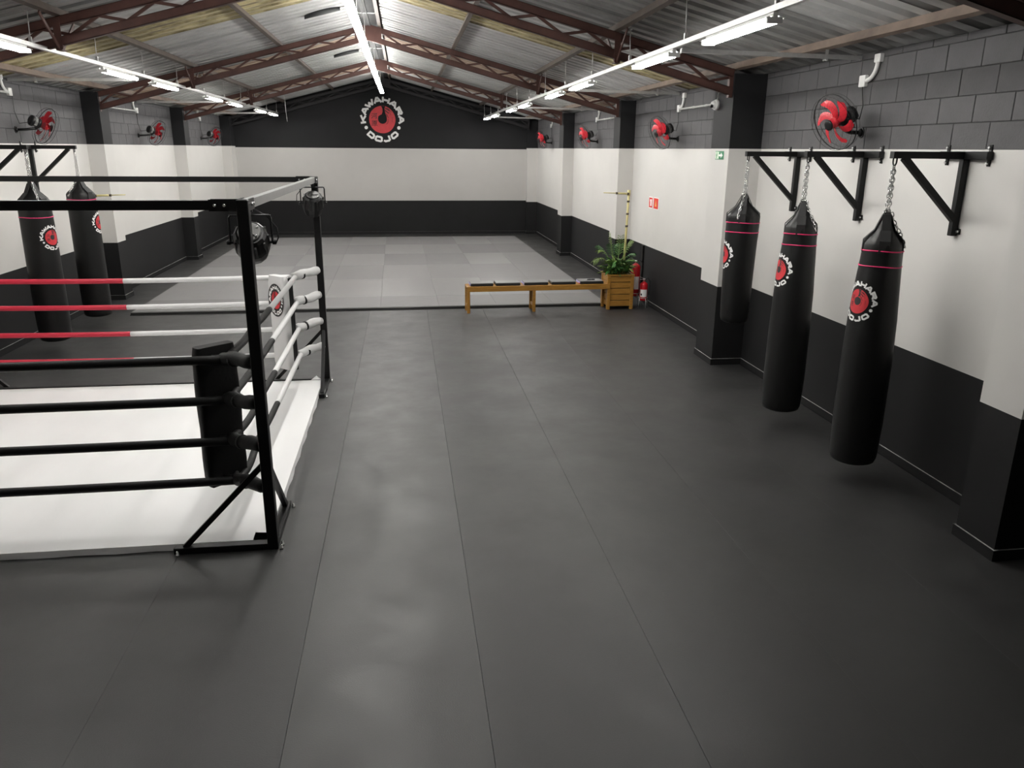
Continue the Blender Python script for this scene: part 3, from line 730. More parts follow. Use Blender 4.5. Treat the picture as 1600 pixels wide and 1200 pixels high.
# ================================================================== PUNCHING BAGS AND BRACKETS
def bracket(y, x_wall, s, z, label, tip_x):
    r = empty('bag_bracket', (x_wall, y, 2.0)); tag(r, label, 'wall bracket', 'punching bag brackets')
    xw = x_wall+s*.03
    build(MB().bbox(min(xw-.025, xw+.025), max(xw-.025, xw+.025), y-.26, y+.26, z-.028, z+.028, .003), 'wall_bar', 'black_steel', r)
    build(MB().bar((xw, y, z), (tip_x-s*(-.03), y, z), .05, .05), 'arm', 'black_steel', r)
    build(MB().bbox(xw-.025, xw+.025, y-.025, y+.025, z-.59, z-.026, .003), 'upright', 'black_steel', r)
    build(MB().bar((xw+s*.01, y, z-.47), (tip_x-s*.07, y, z-.02), .045, .045, up=(0, 1, 0)), 'diagonal_strut', 'black_steel', r)
    for yy in (y-.225, y+.225):
        t = MB(); xx = x_wall+s*.006; t.bbox(min(xx-.005, xx+.005), max(xx-.005, xx+.005), yy-.016, yy+.016, z-.075, z+.075, .002)
        tb = build(t, 'bolt_tab', 'black_steel', r)
        b = MB()
        for dz in (-.055, .055): b.tube([(x_wall+s*.010, yy, z+dz), (x_wall+s*.028, yy, z+dz)], .009, 8)
        build(b, 'bolt', 'chrome', tb)
    t = MB(); t.bbox(min(x_wall+s*.002, x_wall+s*.012), max(x_wall+s*.002, x_wall+s*.012), y-.055, y+.055, z-.575, z-.535, .002); tb = build(t, 'bolt_tab', 'black_steel', r)
    b = MB()
    for dy in (-.042, .042): b.tube([(x_wall+s*.012, y+dy, z-.555), (x_wall+s*.03, y+dy, z-.555)], .009, 8)
    build(b, 'bolt', 'chrome', tb)
    pts = []
    for i in range(9):
        a = math.pi*i/8; pts.append((tip_x, y+.022*math.cos(a), z-.045-.03*math.sin(a)))
    build(MB().tube([(tip_x, y+.022, z-.02)]+pts+[(tip_x, y-.022, z-.02)], .006, 8), 'shackle', 'black_steel', r)
def chain_links(mb, p, q, pitch=.028, lr=.0045):
    p, q = Vector(p), Vector(q); d = (q-p); n = max(1, int(d.length/pitch)); d.normalize()
    a = d.orthogonal().normalized(); b = d.cross(a)
    for i in range(n):
        c = p+(q-p)*((i+.5)/n); sdir = a if i % 2 else b
        pts = []
        for k in range(10):
            t = 2*math.pi*k/10; pts.append(c+d*math.cos(t)*.0195+sdir*math.sin(t)*.0115)
        mb.tube(pts, lr, 5, closed=True)
def bag(x, y, z0, prof, stripes, face, lz, label, loose):
    """face: azimuth (radians) the printed emblem points to"""
    r = empty('punching_bag', (x, y, z0)); tag(r, label, 'punching bag', 'hanging punching bags')
    import bisect
    zs = [p[1] for p in prof]
    def rad(z):
        i = max(1, min(len(prof)-1, bisect.bisect(zs, z))); (r0, a), (r1, b) = prof[i-1], prof[i]
        return r0+(r1-r0)*((z-a)/(b-a) if b > a else 0)
    N = 44; pr = [(.001, z0), (prof[0][0]*.75, z0+.002), (prof[0][0]*.94, z0+.018), (prof[0][0], z0+.05)]
    ztop = prof[-1][1]
    for i in range(1, N+1): 
        z = z0+.05+(ztop-z0-.05)*i/N; pr.append((rad(z), z))
    rt = prof[-1][0]
    pr += [(rt*.97, ztop+.012), (rt*.86, ztop+.038), (rt*.68, ztop+.066), (rt*.50, ztop+.100), (.050, ztop+.150), (.034, ztop+.200), (.001, ztop+.203)]
    wob = lambda a, z: (.035*math.sin(5*a+x)*max(0, min(1, (z-ztop+.30)/.3))+.012*math.sin(9*a+y)*max(0, min(1, (z-ztop+.5)/.5))+.006*math.sin(2*a+z*4+y))
    build(MB().lathe(pr, 40, 0, (x, y, 0), wob=wob), 'body', 'bag', r)
    for zz in stripes:
        m = MB(); n = 48; pts = []
        for k in range(n):
            a = 2*math.pi*k/n; q = rad(zz)*(1+wob(a, zz))+.001; pts.append((x+q*math.cos(a), y+q*math.sin(a), zz+.004*math.sin(2*a)))
        m.tube(pts, .0055, 6, closed=True); build(m, 'piping', 'magenta', r)
    # webbing straps gathered on the chain
    zg = 2.165
    for k in range(4):
        a = math.pi/4+math.pi/2*k+.3; ca, sa = math.cos(a), math.sin(a)
        st = MB()
        P = [(x+ca*rt*.99, y+sa*rt*.99, ztop-.06), (x+ca*rt*.98, y+sa*rt*.98, ztop+.03), (x+ca*rt*.50, y+sa*rt*.50, ztop+.105), (x+ca*.030, y+sa*.030, zg-.02), (x+ca*.015, y+sa*.015, zg)]
        for i in range(4): st.bar(P[i], P[i+1], .075 if i < 2 else (.060 if i < 3 else .045), .005, up=(ca, sa, .4))
        build(st, 'hanging_strap', 'strap', r)
    c = MB(); zt = 2.50
    chain_links(c, (x-.012, y, zg-.01), (x-.004, y, zt)); chain_links(c, (x+.016, y+.01, zg-.01), (x+.005, y, zt))
    for i in range(4): chain_links(c, (x-.03+.018*i, y-.01, zg-.012), (x-.012+.01*i, y+.012, zg+.006))
    build(c, 'chain', 'chrome', r)
    c = MB(); la = loose; rr = rt*.55
    chain_links(c, (x+math.cos(la)*.03, y+math.sin(la)*.03, zg), (x+math.cos(la)*.05, y+math.sin(la)*.05, zg-.06)); chain_links(c, (x+math.cos(la)*.05, y+math.sin(la)*.05, zg-.06), (x+math.cos(la)*(rt*.75), y+math.sin(la)*(rt*.75), ztop+.085)); chain_links(c, (x+math.cos(la)*(rt*.75), y+math.sin(la)*(rt*.75), ztop+.085), (x+math.cos(la)*(rt*1.1), y+math.sin(la)*(rt*1.1), ztop-.02))
    build(c, 'loose_chain', 'chrome', r)
    lg = logo(); sc = .155
    for v in lg.v:
        u, w_, h = v; zz = lz+w_*sc; a = face+u*sc/rad(lz)
        q = rad(zz)*(1+wob(a, zz))+.003+h*sc*.7; v.xyz = (x+q*math.cos(a), y+q*math.sin(a), zz)
    build(lg, 'printed_logo', LOGO_M, r)
long_r = [(.178, .17), (.188, .5), (.186, 1.0), (.178, 1.35), (.160, 1.65), (.148, 1.80), (.142, 1.93)]
short_r = [(.150, .775), (.158, 1.0), (.164, 1.4), (.172, 1.75), (.172, 1.93)]
long_l = [(.188, .165), (.196, .5), (.196, 1.2), (.192, 1.6), (.182, 1.93)]
def az(a): return math.pi*1.5-a       # a measured from -Y towards -X
bag(3.59, 5.51, .17, long_r, (1.885, 1.77), az(R(78)), 1.50, 'long black punching bag nearest the viewer on the right wall', R(-25))
bag(3.61, 6.83, .172, long_r, (1.875, 1.775), az(R(90)), 1.54, 'long black punching bag in the middle of the three on the right', R(-60))
bag(3.60, 8.08, .775, short_r, (1.865, 1.765), az(R(100)), 1.52, 'short stubby black punching bag beside the right-hand pillar', R(230))
bag(-4.575, 10.62, .16, long_l, (1.74,), az(R(-68)), 1.49, 'black punching bag on the left nearer the viewer, seen through the ropes', R(-50))
bag(-4.60, 12.18, .16, long_l, (1.86,), az(R(-94)), 1.53, 'black punching bag on the left farther back, beside the pillar', R(-120))
bracket(5.51, XR, -1, 2.578, 'black steel bag bracket nearest the viewer on the right wall', 3.59)
bracket(6.83, XR, -1, 2.575, 'black steel bag bracket in the middle on the right wall', 3.61)
bracket(8.08, XR, -1, 2.568, 'black steel bag bracket on the right wall closest to the pillar', 3.60)
bracket(10.62, XL, 1, 2.575, 'black steel bag bracket on the left wall at the picture edge', -4.575)
bracket(12.18, XL, 1, 2.575, 'black steel bag bracket on the left wall farther from the viewer', -4.60)

# ================================================================== WALL FANS
def fan_meshes():
    d = {}
    # fan local frame: disc faces +Z
    cg = MB()
    for (rr, z) in ((.25, 0), (.243, .045), (.243, -.045)):
        cg.tube([(rr*math.cos(2*math.pi*k/40), rr*math.sin(2*math.pi*k/40), z) for k in range(40)], .0048 if z == 0 else .002, 6, closed=True)
    for k in range(36):
        a = 2*math.pi*k/36
        for s in (1, -1):
            pts = [(q*math.cos(a+.25*(1-q/.25)*s), q*math.sin(a+.25*(1-q/.25)*s), s*z) for q, z in ((.05, .075), (.15, .07), (.22, .055), (.245, .03), (.25, 0))]
            cg.tube(pts, .0006, 4, cap=False)
    for rr, z in ((.10, .074), (.17, .067), (.10, -.074), (.17, -.067)):
        cg.tube([(rr*math.cos(2*math.pi*k/30), rr*math.sin(2*math.pi*k/30), z) for k in range(30)], .0007, 4, closed=True)
    d['guard'] = cg.mesh('guard', 'black_plastic')
    b = MB(); vs = []; fs = []
    # swept blade
    n = 8; prof = []
    for i in range(n+1):
        t = i/n; q = .04+.17*t; a0 = -.55+.85*t**1.4; wd = .62-.16*t if t < .98 else .26
        lead, trail = a0+wd*.6, a0-wd*.45
        for (aa, z) in ((lead, .012), ((lead+trail)/2, .004), (trail, -.012)): prof.append((q*math.cos(aa), q*math.sin(aa), z))
    for i in range(n):
        for k in range(2): fs.append((i*3+k, i*3+k+1, i*3+3+k+1, i*3+3+k))
    off = len(prof); vs = prof+[(p[0], p[1], p[2]-.003) for p in prof]
    fs2 = fs+[tuple(reversed([k+off for k in f])) for f in fs]
    b.add(vs, fs2, 0, True); d['blade'] = b.mesh('blade', 'fan_red')
    h = MB(); h.lathe([(.05, -.02), (.05, .02), (.045, .03)], 20); d['hub'] = h.mesh('hub', 'fan_red')
    h = MB(); h.lathe([(.048, .070), (.05, .078), (.04, .086), (.02, .088)], 20); d['badge'] = h.mesh('badge', 'black_plastic')
    m = MB(); m.lathe([(.05, -.075), (.068, -.082), (.072, -.10), (.070, -.125)], 20); m.lathe([(.070, -.165), (.076, -.172), (.072, -.20), (.045, -.215)], 20); d['motor_cover'] = m.mesh('motor_cover', 'black_plastic')
    m = MB(); m.lathe([(.064, -.124), (.064, -.167)], 20)
    for k in range(8):
        a = 2*math.pi*k/8; m.box(.064*math.cos(a)-.006, .064*math.cos(a)+.006, .064*math.sin(a)-.006, .064*math.sin(a)+.006, -.165, -.125)
    d['motor'] = m.mesh('motor', 'motor_grey')
    return d
FM = fan_meshes()
def fan(xw, y, s, z, n, hub, label, cond_y, cond_z, cfar):
    """root on the wall; s points into the room"""
    r = empty('wall_fan', (xw, y, z-.06)); tag(r, label, 'wall fan', 'red wall fans'); O_ = ORG[r.name]
    n = Vector(n).normalized(); hub = Vector(hub)
    up = Vector((0, 0, 1)); xa = up.cross(n).normalized(); ya = n.cross(xa)
    rot = Matrix((xa, ya, n)).transposed().to_4x4(); mw_ = Matrix.Translation(hub-O_) @ rot
    for nm in ('guard', 'hub', 'badge', 'motor_cover', 'motor'):
        o = link(nm, FM[nm], r); o.matrix_local = mw_
    for k in range(6):
        o = link('blade', FM['blade'], r); o.matrix_local = mw_ @ Matrix.Rotation(2*math.pi*k/6+y, 4, 'Z')
    b = MB(); b.tube([(xw, y, z), (xw+s*.012, y, z)], .048, 16); b.tube([(xw+s*.012, y, z), (xw+s*.035, y, z)], [.04, .02], 16); build(b, 'wall_plate', 'black_plastic', r)
    q = hub-n*.14; a = MB()
    a.tube([(xw+s*.02, y, z), (xw+s*.13, y, z+.004), (q.x, q.y, z+.02)], .018, 10); a.tube([(q.x, q.y, z+.005), (q.x, q.y, z+.045), tuple(q-Vector((0, 0, .05)))], .02, 10)
    build(a, 'arm', 'black_plastic', r)
    c = MB(); p0 = q-Vector((0, 0, .02))-n*.05
    c.tube([tuple(p0), (xw+s*.05, p0.y+.02, p0.z-.02), (xw+s*.02, (p0.y+cond_y)/2, (p0.z+cond_z)/2-.05), (xw+s*.02, cond_y, cond_z-.06), (xw+s*.02, cond_y, cond_z)], .005, 6)
    build(c, 'power_cord', 'cable', r)
nR = (-.90, -.22, -.37)
yR = (6.98, 11.97, 17.12, 22.5)
lab = ('nearest the viewer above the punching bags', 'second from the viewer', 'third from the viewer above the mats', 'farthest, by the far corner')
for y, l in zip(yR, lab): fan(XR, y, -1, 2.765, nR, (XR-.318, y-.08, 2.85), 'red-bladed black fan on the right wall, %s' % l, y+.02 if y > 8 else 7.03, 3.20, False)
nL = (.60, .70, -.38)
yL = (11.9, 17.06, 22.1)
lab = ('nearest the viewer at the picture edge', 'middle of the three', 'farthest, by the far corner')
for y, l in zip(yL, lab): fan(XL, y, 1, 2.80, nL, (XL+.33, y+.14, 2.85), 'red-bladed black fan on the left wall, %s' % l, y+.02, 3.27, False)
# white conduits and outlet boxes
def conduit(x, s, y, z, run, label):
    r = empty('conduit', (x, y, z)); tag(r, label, 'conduit', 'white conduits feeding the fans')
    def q(yy, zz, d=.022): return (x+s*d, yy, zz)
    build(MB().bbox(min(x, x+s*.035), max(x, x+s*.035), y-.05, y+.05, z-.05, z+.05, .004), 'outlet_box', 'pvc', r)
    pts = []
    for i in range(9):
        a = math.pi/2*i/8; pts.append(q(y-.05-.15*math.sin(a), z+.0+.14*(1-math.cos(a))))
    pts.append(q(y-.205, z+.17))
    build(MB().tube(pts, .020, 10), 'elbow', 'pvc', r)
    build(MB().bbox(min(x, x+s*.04), max(x, x+s*.04), y-.25, y-.16, z+.14, z+.21, .004), 'junction_box', 'pvc', r)
    if run:
        t = MB().tube([q(y-.04, z-.01, .02), q(y+run, z-.01, .02)], .0145, 10); build(t, 'pipe', 'pvc', r)
        for f in (.45, .8): build(MB().tube([q(y+run*f, z-.01, .02), q(y+run*f+.05, z-.01, .02)], .018, 10), 'clip', 'pvc', r)
conduit(XR, -1, 7.03, 3.21, 0, 'white conduit elbow above the nearest fan on the right wall')
conduit(XR, -1, 11.97, 3.20, -1.42, 'white conduit pipe beside the dome camera on the right wall')
conduit(XR, -1, 17.2, 3.21, -1.5, 'white conduit pipe above the third fan on the right wall')
conduit(XR, -1, 22.6, 3.22, 0, 'white conduit elbow above the farthest fan on the right wall')
conduit(XL, 1, 11.86, 3.28, -1.3, 'white conduit pipe above the nearest fan on the left wall')
conduit(XL, 1, 17.1, 3.27, -1.55, 'white conduit pipe above the middle fan on the left wall')
conduit(XL, 1, 22.15, 3.28, 0, 'white conduit elbow above the farthest fan on the left wall')
# dome camera
r = empty('dome_camera', ((XR-.394), 9.50, 3.125)); tag(r, 'white dome security camera on the near right pillar beside the conduit pipe', 'security camera')
m = Matrix.Translation(((XR-.394), 9.50, 3.125)) @ Matrix.Rotation(R(-90), 4, 'Y')
b = MB().lathe([(.062, 0), (.062, .03), (.055, .045)], 24).xf(m); build(b, 'housing', 'pvc', r)
b = MB().lathe([(.05, .04), (.048, .06), (.036, .08), (.018, .09), (.004, .093)], 24).xf(m); build(b, 'dome', 'pvc', r)
b = MB().lathe([(.020, 0), (.020, .012), (.012, .016)], 16).xf(Matrix.Translation(((XR-.394)-.083, 9.475, 3.11)) @ Matrix.Rotation(R(-105), 4, 'Y') @ Matrix.Rotation(R(25), 4, 'X')); build(b, 'lens', 'glass_dark', r)
build(MB().tube([((XR-.394)-.02, 9.49, 3.175), ((XR-.394)-.015, 9.47, 3.25), ((XR-.394)-.02, 9.45, 3.32)], .004, 6), 'cable', 'cable_pale', r)
# loose wire hanging at the left row end
tag(build(MB().tube([(-2.99, 22.0, 4.03), (-2.985, 22.0, 3.8), (-2.98, 22.01, 3.5), (-2.96, 22.0, 3.24)], .005, 6), 'hanging_wire', 'cable_pale'), 'thin pale wire dangling from the roof near the far left lights', 'wire')

# ================================================================== SIGNS
SX = XR-.394
def wall_plate(y0, y1, z0, z1, d, name, m, parent=None):
    return build(MB().box(SX-d, SX-d+.004 if parent is not None else SX-.0005, min(y0, y1), max(y0, y1), z0, z1), name, m, parent)
def poly(pts, d, name, m, parent):
    n = len(pts); vs = [(SX-d, p[0], p[1]) for p in pts]+[(SX-d+.002, p[0], p[1]) for p in pts]
    return build(MB().add(vs, [tuple(range(n)), tuple(range(2*n-1, n-1, -1))]+[(i, i+n, (i+1) % n+n, (i+1) % n) for i in range(n)]), name, m, parent)
s1 = empty('exit_sign', (SX, 9.318, 2.49)); tag(s1, 'green exit sign with white arrow on the right pillar', 'sign')
wall_plate(9.193, 9.443, 2.495, 2.592, .004, 'panel', 'sign_green', s1)
wall_plate(9.333, 9.433, 2.502, 2.585, .0065, 'pale_field', 'sign_pale', s1)
poly([(9.328, 2.555), (9.268, 2.555), (9.268, 2.575), (9.213, 2.543), (9.268, 2.512), (9.268, 2.532), (9.328, 2.532)], .0075, 'arrow', 'print_white', s1)
build(MB().box(SX-.009, SX-.006, 9.388, 9.400, 2.51, 2.545).box(SX-.009, SX-.006, 9.373, 9.413, 2.545, 2.553).box(SX-.009, SX-.006, 9.383, 9.398, 2.56, 2.575), 'running_figure', 'sign_green', s1)
SX = XR
s2 = empty('fire_sign', (XR, 13.12, 1.65)); tag(s2, 'small red and white fire extinguisher sign with a white panel, left of the pair', 'sign', 'fire signs')
wall_plate(13.03, 13.24, 1.645, 1.835, .004, 'border', 'print_white', s2); wall_plate(13.045, 13.225, 1.658, 1.822, .0065, 'red_panel', 'sign_red', s2)
wall_plate(13.075, 13.165, 1.685, 1.795, .009, 'pictogram', 'print_white', s2); build(MB().box(XR-.0105, XR-.008, 13.15, 13.165, 1.69, 1.76), 'pictogram_detail', 'sign_red', s2)
s3 = empty('fire_sign', (XR, 12.84, 1.65)); tag(s3, 'small red fire sign with a yellow triangle pictogram, right of the pair', 'sign', 'fire signs')
wall_plate(12.715, 12.985, 1.642, 1.838, .004, 'border', 'print_white', s3); wall_plate(12.735, 12.965, 1.655, 1.825, .0065, 'red_panel', 'sign_red', s3)
poly([(12.80, 1.69), (12.90, 1.69), (12.87, 1.76), (12.85, 1.80), (12.83, 1.76)], .009, 'pictogram', 'sign_orange', s3)

# ================================================================== BENCH, CUSHIONS, PLANTER
BR = .035; bx, by = .99, 12.53
bench = empty('bench', (bx, by, 0), (0, 0, BR)); tag(bench, 'long low honey-coloured wooden bench joined to the planter box', 'bench')
def bb(*a, name, m='wood', par=None): return build(MB().bbox(*a, .004), name, m, par or bench, True)
Lb = 2.40
bb(-.02, Lb, 0, .035, .355, .44, name='front_rail', m='wood_h'); bb(-.02, Lb, .285, .32, .355, .44, name='back_rail', m='wood_h')
for i in range(3): bb(-.02, Lb-.02, .037+.083*i, .037+.083*i+.08, .415, .438, name='seat_slat', m='wood_h')
for xx in (-.02, 1.075):
    for yy in (.003, .268):
        lg_ = bb(xx, xx+.05, yy, yy+.05, 0, .357, name='leg', m='wood')
    bb(xx+.008, xx+.042, .05, .27, .09, .13, name='leg_stretcher', m='wood')
bb(Lb-.06, Lb-.02, .27, .315, 0, .357, name='leg', m='wood')
def bl(u, v, z): 
    return Vector((bx+u*math.cos(BR)-v*math.sin(BR), by+u*math.sin(BR)+v*math.cos(BR), z))
cl = ['flat dark cushion with pale lilac end, at the free end of the bench', 'flat dark cushion, second from the free end of the bench', 'flat dark cushion with pale lilac end, in the middle of the bench', 'flat dark cushion, fourth along, next to the one with the black item', 'flat dark cushion by the planter carrying a small black item']
for i, (u0, u1) in enumerate(((.045, .42), (.465, .87), (.935, 1.34), (1.40, 1.81), (1.885, 2.29))):
    r = empty('seat_cushion', bl(u0, .03, .442), (0, 0, BR)); tag(r, cl[i], 'cushion', 'seat cushions on the bench')
    build(MB().bbox(0, u1-u0, 0, .27, 0, .042, .006), 'core', 'vinyl_side', r, True); build(MB().bbox(.004, u1-u0-.004, .004, .266, .040, .050, .003), 'cover', 'vinyl', r, True)
    e = MB().box(-.003, .001, .012, .258, .004, .038); build(e, 'end_panel', 'lilac' if i in (0, 2, 4) else 'band', r, True)
    if i == 4: build(MB().box(-.004, .0, .012, .1, .004, .016), 'end_stripe', 'sign_red', r, True)
p = bl(2.10, .15, .493); k = MB()
k.tube([(p.x-.06, p.y, p.z+.006), (p.x-.02, p.y+.02, p.z+.008), (p.x+.02, p.y-.01, p.z+.008), (p.x+.07, p.y+.015, p.z+.006)], .007, 6); k.tube([(p.x-.04, p.y-.03, p.z+.006), (p.x+.05, p.y+.03, p.z+.008)], .006, 6); k.bbox(p.x-.05, p.x-.01, p.y-.015, p.y+.03, p.z, p.z+.012, .003); k.bbox(p.x+.02, p.x+.06, p.y-.01, p.y+.03, p.z, p.z+.012, .003)
tag(build(k, 'sunglasses', 'black_plastic'), 'small black folded item lying on the cushion by the planter', 'glasses')
PX0, PX1, PY0, PY1 = 3.345, 3.80, 12.63, 13.07
pl = empty('planter_box', ((PX0+PX1)/2, (PY0+PY1)/2, 0)); tag(pl, 'square wooden planter box of honey-stained planks at the bench end', 'planter')
for xx in (PX0, PX1-.055):
    for yy in (PY0, PY1-.055): build(MB().bbox(xx, xx+.055, yy, yy+.055, 0, .575, .004), 'post', 'wood', pl)
for i in range(5):
    z0 = .055+i*.103; z1 = z0+.093
    build(MB().bbox(PX0+.053, PX1-.053, PY0+.012, PY0+.032, z0, z1, .004), 'plank', 'wood_h', pl); build(MB().bbox(PX0+.053, PX1-.053, PY1-.032, PY1-.012, z0, z1, .004), 'plank', 'wood_h', pl)
    build(MB().bbox(PX0+.012, PX0+.032, PY0+.053, PY1-.053, z0, z1, .004), 'plank', 'wood_h', pl); build(MB().bbox(PX1-.032, PX1-.012, PY0+.053, PY1-.053, z0, z1, .004), 'plank', 'wood_h', pl)
build(MB().box(PX0+.03, PX1-.03, PY0+.03, PY1-.03, .06, .53), 'soil', 'soil', pl)
build(MB().box(PX0-.008, PX1+.008, PY0-.008, PY0+.03, .568, .59).box(PX0-.008, PX1+.008, PY1-.03, PY1+.008, .568, .59).box(PX0-.008, PX0+.03, PY0+.03, PY1-.03, .568, .59).box(PX1-.03, PX1+.008, PY0+.03, PY1-.03, .568, .59), 'rim', 'wood_h', pl)
# leafy plant
pc = Vector((3.56, 12.85, .53))
plant = empty('leafy_plant', pc); tag(plant, 'bushy green leafy plant filling the wooden planter', 'plant')
def leaf_mesh(L_, wd, droop, m):
    n = 6; vs = []; fs = []
    for i in range(n+1):
        t = i/n; x = L_*t; z = -droop*t*t; hw = wd*math.sin(math.pi*min(.97, t*.9+.08))**.8
        vs += [(x, -hw, z+.012*abs(hw)/wd), (x, 0, z-.004), (x, hw, z+.012*abs(hw)/wd)]
    for i in range(n):
        for k in range(2): fs.append((i*3+k, i*3+k+1, i*3+3+k+1, i*3+3+k))
    return MB().add(vs, fs, 0, True).mesh('leaf', m)
LM = [leaf_mesh(.20, .028, .07, 'leaf'), leaf_mesh(.15, .032, .05, 'leaf'), leaf_mesh(.24, .024, .10, 'leaf'), leaf_mesh(.17, .026, .06, 'leaf_pale')]
for i in range(120):
    a = random.uniform(0, 2*math.pi); rr = random.uniform(0, .19)**1; el = random.uniform(-.1, 1.1)
    o = link('leaf', LM[random.choice((0, 0, 1, 1, 2, 3) if i % 5 else (3,))], plant, Vector((math.cos(a)*rr, math.sin(a)*rr, random.uniform(.05, .26)*(1.15-rr*2.2))))
    o.rotation_euler = (random.uniform(-.5, .5), -el, a+random.uniform(-.6, .6)); s = random.uniform(.75, 1.15); o.scale = (s, s, s)
for i in range(9):
    a = 2*math.pi*i/9; b = MB().tube([(math.cos(a)*.05, math.sin(a)*.05, 0), (math.cos(a)*.09, math.sin(a)*.09, .12), (math.cos(a)*.12, math.sin(a)*.12, .22)], .005, 6); build(b, 'stem', 'leaf', plant, True)
palm = empty('parlour_palm', pc+Vector((-.02, .02, 0))); tag(palm, 'slim palm with feathery fronds rising from the planter', 'plant')
def frond(base, tip, bend, nl, ll, m):
    base, tip = Vector(base), Vector(tip); mb = MB(); pts = []
    for i in range(13):
        t = i/12; p = base.lerp(tip, t); p.z += bend*math.sin(math.pi*t*.5)*(1-t)*2; pts.append(p)
    mb.tube(pts, [.005*(1-.7*i/12)+.001 for i in range(13)], 5)
    for j in range(nl):
        t = .45+.53*j/nl; i = int(t*12); p = pts[i].lerp(pts[min(12, i+1)], t*12-i); d = (pts[min(12, i+1)]-pts[i]).normalized()
        sd = d.cross(Vector((0, 0, 1))).normalized()
        for s in (-1, 1):
            dr = (sd*s*.8+d*.7+Vector((0, 0, -.25))).normalized(); l = ll*(1-.45*abs(t-.62)/.5); w_ = d*.0075
            q = p+dr*l*.5+Vector((0, 0, .008)); e = p+dr*l+Vector((0, 0, -.03))
            mb.add([p-w_*.3, p+w_*.3, q+w_, q-w_, e], [(0, 1, 2, 3), (3, 2, 4)], 0)
    return mb
for (b_, t_, bd, nl, ll, m_) in (((-.05, 0, .0), (-.44, -.12, .26), .26, 8, .16, 'leaf_pale'), ((-.04, .02, 0), (-.30, .02, .44), .22, 8, .17, 'leaf_pale'), ((.02, 0, 0), (.05, -.04, .70), .06, 9, .18, 'leaf_pale'), ((.04, 0, 0), (.24, .0, .60), .16, 9, .17, 'leaf_pale'), ((.03, .05, 0), (.12, .22, .52), .18, 7, .15, 'leaf'), ((-.02, -.03, 0), (-.14, -.18, .56), .14, 8, .16, 'leaf'), ((-.05, .04, 0), (-.28, .18, .50), .18, 7, .15, 'leaf'), ((.04, -.04, 0), (.27, -.14, .40), .2, 7, .14, 'leaf'), ((-.03, 0, 0), (-.13, .0, .74), .07, 8, .17, 'leaf_pale')):
    build(frond(b_, t_, bd, nl, ll, m_), 'frond', m_, palm, True)
# bamboo-like poles with a side arm
def pole(x, y, zb, zt, lean, arm, label):
    r = empty('jointed_pole', (x, y, zb)); tag(r, label, 'pole', 'jointed yellow poles')
    build(MB().tube([(x, y, zb), (x+lean, y, zt)], .020, 10), 'shaft', 'bamboo', r)
    build(MB().tube([(x+lean, y, zt-.06), (x+lean, y, zt+.03)], .027, 10), 'collar', 'bamboo', r)
    build(MB().tube([(x+lean, y-.02, zt-.03), (x+lean+arm*.5, y-.02, zt-.02)], .016, 10), 'side_arm', 'bamboo', r)
    build(MB().tube([(x+lean+arm*.5, y-.02, zt-.02), (x+lean+arm, y-.02, zt-.012)], .008, 10), 'arm_tip', 'bamboo', r)
    for f in (.60, .745, .89):
        z = zb+(zt-zb)*f; build(MB().tube([(x+lean*f, y, z-.016), (x+lean*f, y, z+.016)], .0235, 10), 'joint_band', 'band', r)
    for g in (.08, .52): build(MB().tube([(x+lean+arm*g, y-.02, zt-.03+.018*g), (x+lean+arm*g+.03, y-.02, zt-.03+.018*g)], .019, 8), 'joint_band', 'band', r)
pole(3.70, 12.96, .52, 1.925, .03, -.44, 'pale yellow jointed pole with a side arm rising from the planter on the right')
pole(-4.87, 13.35, 0, 1.87, 0, .50, 'pale yellow jointed pole with a side arm beside the left pillar')

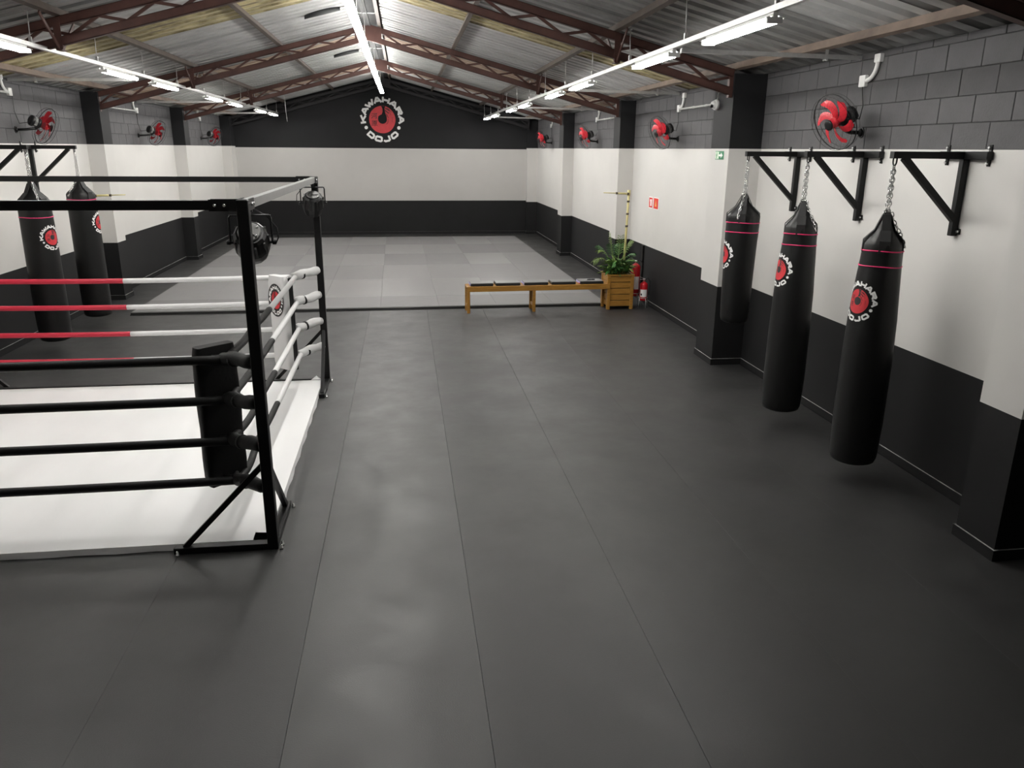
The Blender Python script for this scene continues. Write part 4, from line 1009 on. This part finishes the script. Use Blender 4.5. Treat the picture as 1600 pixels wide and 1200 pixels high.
# ================================================================== FIRE EXTINGUISHERS
def extinguisher(x, y, z0, rad, h, face, label):
    r = empty('fire_extinguisher', (x, y, z0)); tag(r, label, 'extinguisher', 'red fire extinguishers')
    zt = z0+h
    build(MB().lathe([(rad*.9, z0), (rad, z0+.02), (rad, zt-rad*.55), (rad*.86, zt-rad*.25), (rad*.5, zt-.004), (rad*.3, zt+.012)], 24, 0, (x, y, 0)), 'cylinder', 'ext_red', r)
    lb = MB(); n = 10; vs = []
    for zz in (z0+h*.22, z0+h*.62):
        for i in range(n+1):
            a = face-.95+1.9*i/n; vs.append((x+(rad+.0015)*math.cos(a), y+(rad+.0015)*math.sin(a), zz))
    lb.add(vs, [(i, i+1, n+1+i+1, n+1+i) for i in range(n)], 0, True); build(lb, 'paper_label', 'print_white', r)
    lb = MB(); vs = []
    for zz in (z0+h*.30, z0+h*.40):
        for i in range(5):
            a = face-.75+.4*i/4; vs.append((x+(rad+.003)*math.cos(a), y+(rad+.003)*math.sin(a), zz))
    lb.add(vs, [(i, i+1, 5+i+1, 5+i) for i in range(4)], 0, True); build(lb, 'label_print', 'print_black', r)
    build(MB().lathe([(.017, 0), (.017, .03), (.022, .034), (.022, .05), (.012, .056)], 12, 0, (x, y, zt+.008)), 'valve', 'galv', r)
    build(MB().bar((x, y, zt+.06), (x-.085, y-.02, zt+.095), .016, .006).bar((x, y, zt+.045), (x-.08, y-.02, zt+.05), .016, .006), 'handle', 'galv', r)
    build(MB().tube([(x+.015, y-.01, zt+.035), (x+.05, y-.02, zt+.08), (x+rad+.03, y-.02, zt+.02), (x+rad+.025, y-.02, z0+h*.55), (x+rad+.015, y-.01, z0+h*.3)], .009, 8), 'hose', 'cable', r)
    s = empty('extinguisher_stand', (x, y, 0)); tag(s, 'thin wire floor stand under the %s' % ('large fire extinguisher' if rad > .075 else 'small fire extinguisher'), 'stand')
    m = MB(); m.tube([(x+(rad+.006)*math.cos(2*math.pi*k/20), y+(rad+.006)*math.sin(2*math.pi*k/20), z0+.05) for k in range(20)], .005, 6, closed=True)
    m.bar((x-rad, y, z0-.004), (x+rad, y, z0-.004), .03, .006); build(m, 'cradle', 'galv', s)
    for a in (.3, 1.87, 3.44, 5.0): build(MB().tube([(x+(rad+.006)*math.cos(a), y+(rad+.006)*math.sin(a), z0+.05), (x+(rad+.03)*math.cos(a), y+(rad+.03)*math.sin(a), 0.002)], .005, 6), 'leg', 'galv', s)
extinguisher(3.945, 13.05, .155, .080, .555, -1.9, 'large red fire extinguisher half hidden behind the planter')
extinguisher(4.015, 12.75, .125, .066, .315, -1.9, 'small red fire extinguisher with white label next to the planter')
